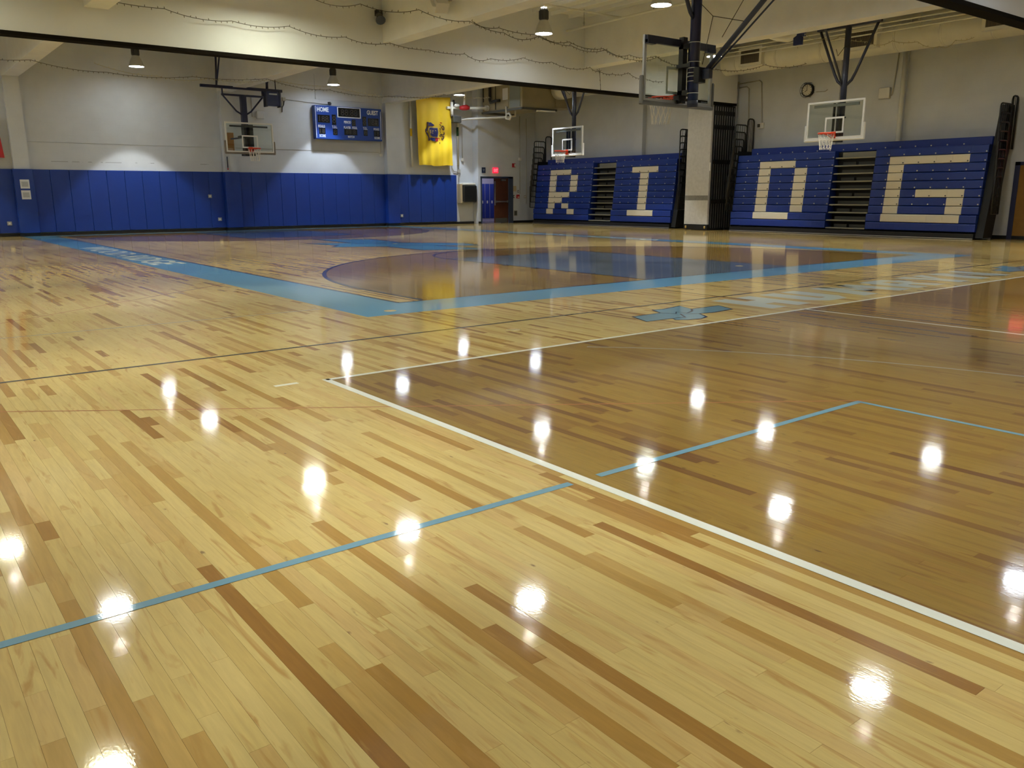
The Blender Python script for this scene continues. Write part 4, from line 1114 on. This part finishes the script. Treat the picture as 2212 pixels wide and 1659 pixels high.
# ================================================================== BLEACHERS
PITCH_R = .2535
seat_mesh = {}
ROW_TOP = 2.735
def row_x(k):          # front face of row k (1 = top)
    return 25.90 if k >= 9 else 26.0 + .028*(8-k)
def bleacher(y_hi, y_lo, secs, label, low_ext):
    """secs: two (y_start, modules, {row: white columns}); module columns count from the far end"""
    t = thing('bleachers', label, 'bleachers', (26.5, (y_hi+y_lo)/2, 0))
    MB().box(26.44, 26.94, y_lo+.03, y_hi-.03, .02, 2.70).build('understructure', m_under, t)
    MB().box(25.86, 26.5, y_lo+.01, y_hi-.01, .012, .17).build('base_skirt', m_blackmetal, t)
    MB().box(25.83, 25.86, y_lo+.01, y_hi-.01, .012, .035).build('base_strip', m_alu, t)
    # back row
    MB().cbox(26.52, 26.95, y_lo+.05, y_hi-.32, ROW_TOP-.02, 2.975, .02).build('back_row', m_seat, t)
    bolts = MB(); bolts_d = MB()
    for kk in range(int((y_hi-y_lo-.6)/.49)):
        bolts.tube([(26.505, y_hi-.6-.49*kk, 2.79), (26.53, y_hi-.6-.49*kk, 2.79)], .021, 8)
    for (ys, nm, white, wm) in secs:
        for k in range(1, 11):
            x = row_x(k)
            z1 = ROW_TOP - PITCH_R*(k-1); z0 = z1 - PITCH_R + .014
            cols = white.get(k, ())
            for c in range(nm):
                # one moulded seat module: rounded nose, narrow joint to the next
                wv = c in cols
                key = (round(wm, 4), wv)
                if key not in seat_mesh:
                    hw_ = wm/2
                    hh = PITCH_R-.014
                    pr = [(.42, 0), (.02, 0), (.006, .006), (0, .02), (.004, hh-.03), (.012, hh-.012), (.03, hh), (.42, hh)]
                    ya_, yb_ = hw_-.0008, -hw_+.0008
                    nq = len(pr)
                    q = MB().add([(a, ya_, b) for a, b in pr] + [(a, yb_, b) for a, b in pr], [tuple(range(nq)), tuple(range(2*nq-1, nq-1, -1))] + [(i, nq+i, nq+(i+1) % nq, (i+1) % nq) for i in range(nq)])
                    me_ = bpy.data.meshes.new('seat_module'); me_.from_pydata(q.v, [], q.f); me_.materials.append(m_seatw if wv else m_seat); me_.update()
                    seat_mesh[key] = me_
                so_ = link('seat_module', seat_mesh[key], parent=t)
                so_.location = (x, ys - wm*(c+.5), z0)
            if k <= 7:
                for c in range(nm):
                    yb = ys - wm*(c+1) + .05
                    tgt = bolts_d if c in cols else bolts
                    b0 = len(tgt.v)
                    tgt.tube([(x-.012, yb, z0+.045), (x+.01, yb, z0+.045)], .021, 8)
    bolts.build('bolt_heads', m_zinc, t, kind='stuff')
    if bolts_d.v: bolts_d.build('dark_bolt_heads', m_step, t, kind='stuff')
    # aisle between the two sections
    a_hi = secs[0][0] - secs[0][1]*secs[0][3]; a_lo = secs[1][0]
    for k in range(1, 11):
        x = row_x(k) + .02
        z = ROW_TOP - PITCH_R*k
        MB().cbox(x, x+.30, a_lo+.02, a_hi-.02, z+.0, z+.045, .006).build('step_nosing', m_nose, t)
        if k > 1:
            if k % 2 == 0:
                ym = (a_hi+a_lo)/2
                MB().box(x+.22, x+.24, ym+.06, a_hi-.2, z+.055, z+.15).build('riser_plate', m_step, t)
                MB().box(x+.22, x+.24, a_lo+.02, ym-.03, z+.055, z+.15).build('riser_plate', m_step, t)
            else:
                MB().box(x+.22, x+.24, a_lo+.02, a_hi-.2, z+.055, z+.15).build('riser_plate', m_step, t)
        else:
            MB().box(x+.20, x+.22, a_lo+.02, a_hi-.16, z+.055, z+.21).build('riser_plate', m_nose, t)
    # end guard rails, one frame nested behind the other
    for s, ye in ((1, y_hi+.06), (-1, y_lo-.27)):
        for k in range(9):
            x0r = 25.86 + .018*(8-k)
            ztop = 3.84 - .255*k
            yk = ye + s*.018*k
            rl = MB()
            w_ = .68 - .03*k
            zb = max(ztop - 1.05, .35)
            pts = [(x0r, yk, zb), (x0r, yk, ztop-.08), (x0r+.03, yk, ztop-.02), (x0r+.09, yk, ztop), (x0r+w_-.09, yk, ztop), (x0r+w_-.03, yk, ztop-.02), (x0r+w_, yk, ztop-.08), (x0r+w_, yk, zb)]
            rl.tube(pts, .024, 8)
            for j in range(1, 5):
                xx = x0r + w_*j/5
                rl.tube([(xx, yk, zb), (xx, yk, ztop)], .009, 5)
            rl.tube([(x0r, yk, zb), (x0r+w_, yk, zb)], .018, 6)
            rl.build('end_rail', m_blackmetal, t)
        rl = MB()
        yk = ye
        rl.tube([(26.72, yk, 2.6), (26.72, yk, 3.98), (26.75, yk, 4.05), (26.83, yk, 4.08), (26.98, yk, 4.08), (27.06, yk, 4.05), (27.09, yk, 3.98), (27.09, yk, 2.6)], .026, 8)
        for j in range(1, 4): rl.tube([(26.72+.37*j/4, yk, 2.6), (26.72+.37*j/4, yk, 4.07)], .01, 5)
        rl.build('back_rail', m_blackmetal, t)
        # side panels that close the stack
        yw = (y_hi+.02) if s > 0 else (y_lo-.01)
        th = s*.02 if s > 0 else -.22
        hz, hx = (2.9, 26.2) if s > 0 else (3.84, 26.62)
        MB().add([(25.95, yw, .05), (26.55, yw, .05), (27.0, yw, 2.6), (27.0, yw, hz), (hx, yw, hz), (25.95, yw+th, .05), (26.55, yw+th, .05), (27.0, yw+th, 2.6), (27.0, yw+th, hz), (hx, yw+th, hz)],
                 [(0,1,2,3,4),(9,8,7,6,5),(0,5,6,1),(1,6,7,2),(2,7,8,3),(3,8,9,4),(4,9,5,0)]).build('end_panel', m_under, t)
    return t
Rw = {2: (2,3,4), 3: (2,5), 4: (2,5), 5: (2,5), 6: (2,3,4), 7: (2,3), 8: (2,4), 9: (2,5)}
Iw = {2: (2,3,4), 9: (2,3,4)}; Iw.update({k: (3,) for k in range(3, 9)})
Dw = {2: (2,3,4), 9: (2,3,4)}; Dw.update({k: (2,5) for k in range(3, 9)})
Gw = {2: (1,2,3,4,5), 3: (1,), 4: (1,), 5: (1,), 6: (1,3,4,5), 7: (1,5), 8: (1,5), 9: (1,2,3,4,5)}
bleacher(31.66, 22.92, ((31.66, 8, Rw, .485), (26.35, 7, Iw, .49)), 'folded blue bleachers with white letters R and I', .1)
bleacher(19.95, 11.14, ((19.95, 8, Dw, .491), (14.57, 7, Gw, .49)), 'folded blue bleachers with white letters D and G', .1)

# ================================================================== FOLDING PARTITION STACK
ST = thing('folding_partition', 'grey folding partition stacked between the two bleachers', 'partition', (26.0, 21.2, 0))
SX, SYa, SYb, SZ = 25.42, 20.62, 21.78, 4.56
lp = MB().box(SX, SX+.10, SYa+.04, SYb, .22, SZ).build('lead_panel', m_panel, ST)
MB().box(SX-.004, SX+.0, SYa+.05, SYb-.01, 1.12, 1.30).build('worn_strip', m_tape, lp)
MB().box(SX-.012, SX+.10, SYa+.03, SYb, .02, .22).build('bottom_seal', m_black, lp)
for y in (SYa+.12, SYb-.12): MB().lathe((SX-.03, y, .12), [(.0001,.05),(.03,.04),(.035,0),(.03,-.05),(.0001,-.06)], 10).build('foot_bolt', m_brass, lp)
MB().box(SX-.01, SX+.02, SYa+.0, SYa+.04, 2.2, 2.5).build('handle', m_white, lp)
for k in range(9):
    x = SX + .11 + .135*k
    pk = MB().box(x, x+.118, SYa, SYb, .05, SZ).build('folded_panel', m_blackmetal, ST)
    MB().box(x+.040, x+.058, SYa-.008, SYa, .08, SZ-.05).build('edge_trim', m_alu, pk)
    hg = MB()
    for z in (1.0, 2.45, 3.7, 4.2): hg.box(x+.01, x+.108, SYa-.014, SYa, z, z+.16)
    hg.build('hinges', m_black, pk)
MB().cbox(XR-.04, XR, 21.9, 22.3, 3.1, 3.6, .01).build('wall_speaker_plate', m_conduit, label='flat grey box on the wall beside the partition stack', cat='box')

# ================================================================== DUCT AND OVERHEAD PIPES
du = thing('air_duct', 'long round cream duct above the bleachers', 'duct', (25.95, 20, 5.6))
DXc, DZc, DR = 25.95, 5.98, .40
MB().tube([(DXc, 29.3, DZc), (DXc, 8.0, DZc)], DR, 32).build('duct_run', m_duct, du)
MB().tube([(DXc, 29.93, DZc+.05), (DXc, 29.6, DZc+.03), (DXc, 29.2, DZc)], [.46, .46, .41], 24).build('duct_transition', m_duct, du)
rg = MB()
for y in (28.0, 26.2, 24.4, 22.6, 19.9, 18.2, 16.5, 14.0, 12.6, 11.2, 9.6):
    MB().tube([(DXc, y+.03, DZc), (DXc, y-.03, DZc)], DR+.012, 32).build('joint_band', m_duct, du)
for y in (19.1, 14.92, 10.9, 25.2):
    gb = MB().box(DXc-.56, DXc-.1, y-.48, y+.48, DZc-.24, DZc+.36).build('grille_collar', m_duct, du)
    MB().box(DXc-.565, DXc-.558, y-.38, y+.38, DZc-.16, DZc+.28).build('grille', m_grille, gb)
    sl = MB()
    for j in range(10): sl.box(DXc-.575, DXc-.560, y-.38+.76*j/10+.02, y-.38+.76*j/10+.035, DZc-.16, DZc+.28)
    sl.build('grille_bars', m_hvacd, gb)
for y in (27, 23, 17.3, 13.2): MB().tube([(DXc-.42, y, DZc+.1), (DXc-.42, y, ZC)], .012, 6).build('hanger_rod', m_conduit, du)
for k, (x, z, r) in enumerate(((24.45, 6.20, .018), (24.7, 6.13, .018), (24.95, 6.05, .022))):
    MB().tube([(x, 20.4, z), (x, 8.1, z)], r, 8).build('sprinkler_pipe', m_pipe, label=['upper thin cream pipe running beside the round duct', 'middle thin cream pipe running beside the round duct', 'lower cream pipe running beside the round duct'][k], cat='pipe', group='cream pipes beside the duct')
dp = thing('drain_pipe', 'thick cream drain pipe with an elbow near the ceiling', 'pipe', (23.0, 16.6, 6.1))
MB().tube([(23.0, 16.7, ZC), (23.0, 16.68, 6.3), (23.0, 16.6, 6.12), (23.0, 16.4, 6.03), (23.0, 15.95, 5.92), (23.05, 15.6, 6.0)], .10, 14).build('pipe', m_pipe, dp)
MB().tube([(23.0, 16.69, 6.42), (23.0, 16.68, 6.32)], .125, 14).build('coupling', m_pipe, dp)
bk = thing('beam_clamp', 'royal blue steel clamp under the beam near the drain pipe', 'bracket', (23.0, 15.5, 5.7))
MB().box(22.95, 23.05, 15.36, 15.86, 5.92, 6.04).box(22.95, 23.05, 15.45, 15.72, 5.70, 5.94).build('plate', m_bluebox, bk)
MB().tube([(23.0, 15.6, 6.0), (23.0, 15.6, ZC)], .03, 8).build('hanger', m_bluebox, bk)
ceil_pipes = thing('ceiling_sprinkler_line', 'cream sprinkler pipes under the ceiling in front of the bulkhead', 'pipe', (18.2, 16, 6.3))
MB().tube([(18.0, 20.4, 6.25), (17.9, 8.2, 6.25)], .035, 8).build('main_pipe', m_pipe, ceil_pipes)
MB().tube([(12.2, 18.65, 6.42), (18.7, 18.6, 6.42)], .028, 8).build('branch_pipe', m_pipe, ceil_pipes)
MB().tube([(15.0, 20.4, 6.45), (15.0, 8.2, 6.45)], .028, 8).build('branch_pipe', m_pipe, ceil_pipes)
for y in (19.6, 16.8, 13.6): MB().tube([(17.98, y, 6.28), (17.98, y, ZC)], .012, 6).lathe((17.98, y, 6.34), [(.0001,.06),(.03,.05),(.035,0),(.0001,-.01)], 8).build('pipe_hanger', m_conduit, ceil_pipes)
# roof joists over the far court
for k in range(10):
    MB().box(4.9 + .68*k, 4.98 + .68*k, 20.9, YF, ZC-.14, ZC).build('roof_joist', m_beam, ceiling)
for k in range(9):
    MB().box(12.4 + .72*k, 12.48 + .72*k, 20.9, YF, ZC-.14, ZC).build('roof_joist', m_beam, ceiling)
for k in range(9):
    MB().box(12.4 + .72*k, 12.46 + .72*k, 8.1, 20.5, ZC-.10, ZC).build('roof_joist', m_beam, ceiling)

# ================================================================== WALL CLOCK AND FITTINGS ON THE BLEACHER WALL
ck = thing('wall_clock', 'round wall clock in a wire guard above the bleachers', 'clock', (XR, 17.86, 4.92))
CX_, CY_, CZ_ = XR-.10, 17.86, 4.92
MB().tube([(XR, CY_, CZ_), (CX_, CY_, CZ_)], .225, 28).build('case', m_black, ck)
MB().disc((CX_-.004, CY_, CZ_), .185, 28, 'x').build('dial', m_clockf, ck)
nm_ = MB()
for k in range(12):
    a = k*PI/6
    nm_.bar((CX_-.007, CY_+.145*math.sin(a), CZ_+.145*math.cos(a)), (CX_-.007, CY_+.17*math.sin(a), CZ_+.17*math.cos(a)), .004, .018)
nm_.build('hour_marks', m_black, ck)
MB().bar((CX_-.009, CY_, CZ_-.02), (CX_-.009, CY_, CZ_+.16), .004, .014, (0,1,0)).build('minute_hand', m_black, ck)
MB().bar((CX_-.011, CY_, CZ_), (CX_-.011, CY_+.085, CZ_-.06), .004, .016).build('hour_hand', m_black, ck)
gd = MB()
gd.tube([(CX_-.06, CY_+.25*math.cos(2*PI*k/28), CZ_+.25*math.sin(2*PI*k/28)) for k in range(28)], .006, 5, closed=True)
for k in range(8):
    a = PI/8 + k*PI/4
    gd.tube([(XR, CY_+.26*math.cos(a), CZ_+.26*math.sin(a)), (CX_-.06, CY_+.25*math.cos(a), CZ_+.25*math.sin(a)), (CX_-.06, CY_+.20*math.cos(a), CZ_+.20*math.sin(a))], .006, 5)
gd.build('wire_guard', m_blackmetal, ck)
MB().tube([(XR-.02, 17.55, 4.83), (XR-.02, 17.2, 4.82), (XR-.02, 17.05, 4.9)], .012, 6).build('clock_conduit', m_conduit, ck)
MB().cbox(XR-.14, XR, 14.80, 15.17, 4.38, 4.72, .015).build('wall_speaker', m_white, label='square cream box on the wall above the lettered bleachers', cat='speaker')
MB().tube([(XR-.13, 14.72, 4.45), (XR-.13, 14.68, 4.6), (XR-.13, 14.55, 6.2)], .02, 6).build('wall_conduit', m_conduit, label='conduit climbing from the square cream box', cat='conduit')
MB().tube([(XR-.14, 14.36, 0), (XR-.14, 14.36, 6.4)], .07, 12).build('downpipe', m_pipe, label='cream vertical pipe on the wall behind the bleachers', cat='pipe')
MB().tube([(XR-.03, 21.1, 5.42), (XR-.03, 19.95, 5.46), (XR-.03, 19.84, 5.38), (XR-.03, 19.72, 3.95)], .02, 8).build('wall_conduit', m_conduit, label='outer bent conduit on the wall above the end rails', cat='conduit')
MB().tube([(XR-.03, 21.0, 5.28), (XR-.03, 20.5, 5.30), (XR-.03, 20.40, 5.22), (XR-.03, 20.31, 3.9)], .02, 8).build('wall_conduit', m_conduit, label='inner bent conduit on the wall above the end rails', cat='conduit')
MB().cbox(XR-.10, XR, 20.85, 21.15, 5.25, 5.5, .01).build('junction_box', m_conduit, label='grey box where the bent conduits start', cat='box')
sn = thing('wall_sensor', 'small white sensor on the wall over the bleacher rails', 'sensor', (XR, 19.8, 3.75))
MB().cbox(XR-.08, XR, 19.62, 19.85, 3.74, 3.94, .01).build('casing', m_white, sn)
MB().cbox(XR-.14, XR-.08, 19.76, 19.85, 3.78, 3.90, .01).build('lens', m_step, sn)
# door with exit sign past the bleachers
d3 = thing('door_3', None, None, (XR, 9.9, 0)); d3['kind'] = 'structure'; d3['label'] = 'door in a blue frame past the last bleacher rail'
MB().box(XR-.03, XR+.02, 10.62, 10.76, 0, 2.24).box(XR-.03, XR+.02, 8.9, 9.04, 0, 2.24).box(XR-.03, XR+.02, 8.9, 10.76, 2.14, 2.24).build('door_frame', M('door_frame_navy', (.03, .035, .09), .45), d3)
MB().box(XR-.015, XR, 9.04, 10.62, .01, 2.14).build('door_leaf', M('door_oak', (.30, .15, .03), .4, noise=.15, nscale=5), d3)
e2 = thing('exit_sign', 'lit red exit sign over the blue framed door, seen mirrored in the floor', 'exit sign', (XR, 10.2, 2.45))
MB().cbox(XR-.07, XR, 9.98, 10.36, 2.42, 2.70, .006).build('casing', m_exit, e2)
lt = MB(); put_text(lt, 'EXIT', (XR-.073, 10.33, 2.48), (0,-1,0), (0,0,1), .32, .16, .02); lt.build('lettering', m_exitl, e2)

# speakers on the middle beam
hs = thing('horn_speaker', 'small dark horn speaker on the bulkhead beside the beam', 'speaker', (11.5, 20.35, 5.8))
MB().tube([(11.45, 20.45, 5.95), (11.45, 20.36, 5.92), (11.40, 20.22, 5.82), (11.38, 20.16, 5.76)], [.05, .07, .10, .13], 14).build('horn', m_lamp, hs)
MB().box(11.40, 11.56, 20.36, 20.5, 5.92, 6.06).build('bracket', m_lamp, hs)
bs = thing('box_speaker', 'white box speaker tilted on the beam side at the picture top', 'speaker', (11.4, 17.2, 5.6))
MB().bar((11.38, 17.55, 5.95), (11.24, 17.05, 5.52), .30, .24).build('cabinet', m_white, bs)
MB().bar((11.27, 17.50, 5.90), (11.13, 17.08, 5.54), .24, .02).build('grille', m_beam, bs)
MB().box(11.45, 11.615, 17.2, 17.4, 5.75, 6.2).build('bracket', m_conduit, bs)

# ================================================================== STRING LIGHTS
def catenary(pts, sags, k=10):
    out = []
    for (a, b, s) in zip(pts, pts[1:], sags):
        a, b = Vector(a), Vector(b)
        for i in range(k):
            u = i/k
            p = a.lerp(b, u); p.z -= s*4*u*(1-u)
            out.append(p)
    out.append(Vector(pts[-1]))
    return out
def string_lights(pts, label, sags=None, pale=False, seed=1, r=.007, group='strings of small bulbs under the beams'):
    rg_ = random.Random(seed)
    sags = sags or [rg_.uniform(.04, .12) for _ in pts[1:]]
    path = catenary(pts, sags)
    t = thing('string_lights', label, 'string lights', path[0], group=group)
    MB().tube(path, r, 5).build('wire', m_wire2 if pale else m_wire, t)
    bm_ = MB()
    L = 0
    for a, b in zip(path, path[1:]):
        d = (b - a).length
        while L < d:
            p = a.lerp(b, L/d)
            dr = Vector((rg_.uniform(-.4, .4), rg_.uniform(-.4, .4), rg_.choice((-1, -1, .8)))).normalized()
            bm_.tube([p, p + dr*.03, p + dr*.05], [.007, .010, .003], 5)
            L += .14
        L -= d
    bm_.build('bulbs', m_bulb2 if pale else m_bulb, t, kind='stuff')
yb = YB1 - .22
string_lights([(4.2, yb, 5.52), (6.0, yb, 5.40), (7.5, yb, 5.32), (8.9, yb, 5.36), (10.4, yb, 5.27), (11.7, yb, 5.26), (12.9, yb, 5.20), (14.1, yb, 5.21), (15.0, yb, 5.17), (16.2, yb, 5.30), (17.3, yb, 5.28), (18.9, yb, 5.26), (19.4, yb, 5.22)], 'string of tiny dark bulbs strung across the beige bulkhead', seed=3)
string_lights([(19.2, yb, 5.22), (19.9, yb, 5.14), (20.6, yb, 5.24), (21.4, yb, 5.12), (22.3, yb, 5.1)], 'string of tiny bulbs drooping past the beam end by the backboard', seed=4)
string_lights([(19.3, yb, 5.22), (19.35, yb, 4.9), (19.38, yb, 4.6)], 'short end of bulb string hanging down the bulkhead', sags=[0, 0], seed=5)
ym = 16.7
string_lights([(8.6, 18.3, 5.62), (9.6, 17.9, 5.55), (10.7, 17.2, 5.45), (11.75, ym, 5.25), (12.6, ym, 5.20), (13.8, ym, 5.18), (15.0, ym+.2, 5.16), (16.4, ym+.4, 5.16), (17.6, ym+.6, 5.14), (18.9, ym+.8, 5.25), (20.4, ym+1.0, 5.18), (22.2, ym+1.2, 5.2), (24.2, ym+.9, 5.48), (25.5, ym+.2, 5.55)], 'long string of dark bulbs swooping beneath the hanging lamp', seed=6)
string_lights([(11.78, ym-.05, 5.25), (12.7, ym-.05, 5.10), (13.8, ym, 5.14), (15.0, ym+.1, 5.05), (16.4, ym+.3, 5.12), (17.6, ym+.5, 5.0), (18.9, ym+.7, 5.22)], 'second bulb string tangled with the swooping one', seed=8)
string_lights([(22.3, 14.9, 5.85), (22.8, 14.6, 5.72), (23.3, 14.4, 5.82), (23.9, 13.9, 5.66), (24.4, 13.4, 5.66), (24.9, 12.9, 5.62), (25.2, 12.4, 5.46), (25.5, 12.1, 5.62), (25.5, 11.6, 5.62)], 'pale bulb string looping around the hoop braces', pale=True, seed=9)
yf = 28.7
string_lights([(1.5, yf, 5.2), (4.6, yf, 5.22), (6.6, yf, 5.05), (9.2, yf, 5.12), (11.7, yf, 5.25), (14.0, yf, 5.05), (16.8, yf, 5.02), (19.0, yf, 5.22)], 'bulb string crossing between the beams over the far court', seed=10)
string_lights([(6.4, yf+.5, 5.35), (8.2, yf+.4, 5.10), (9.8, yf+.3, 5.15), (11.8, yf+.1, 5.24), (14.2, yf+.2, 5.2), (16.4, yf+.2, 5.0), (18.9, yf+.1, 5.22), (21.5, yf+.4, 5.3)], 'pale bulb string crossing before the padded wall', pale=True, seed=12)
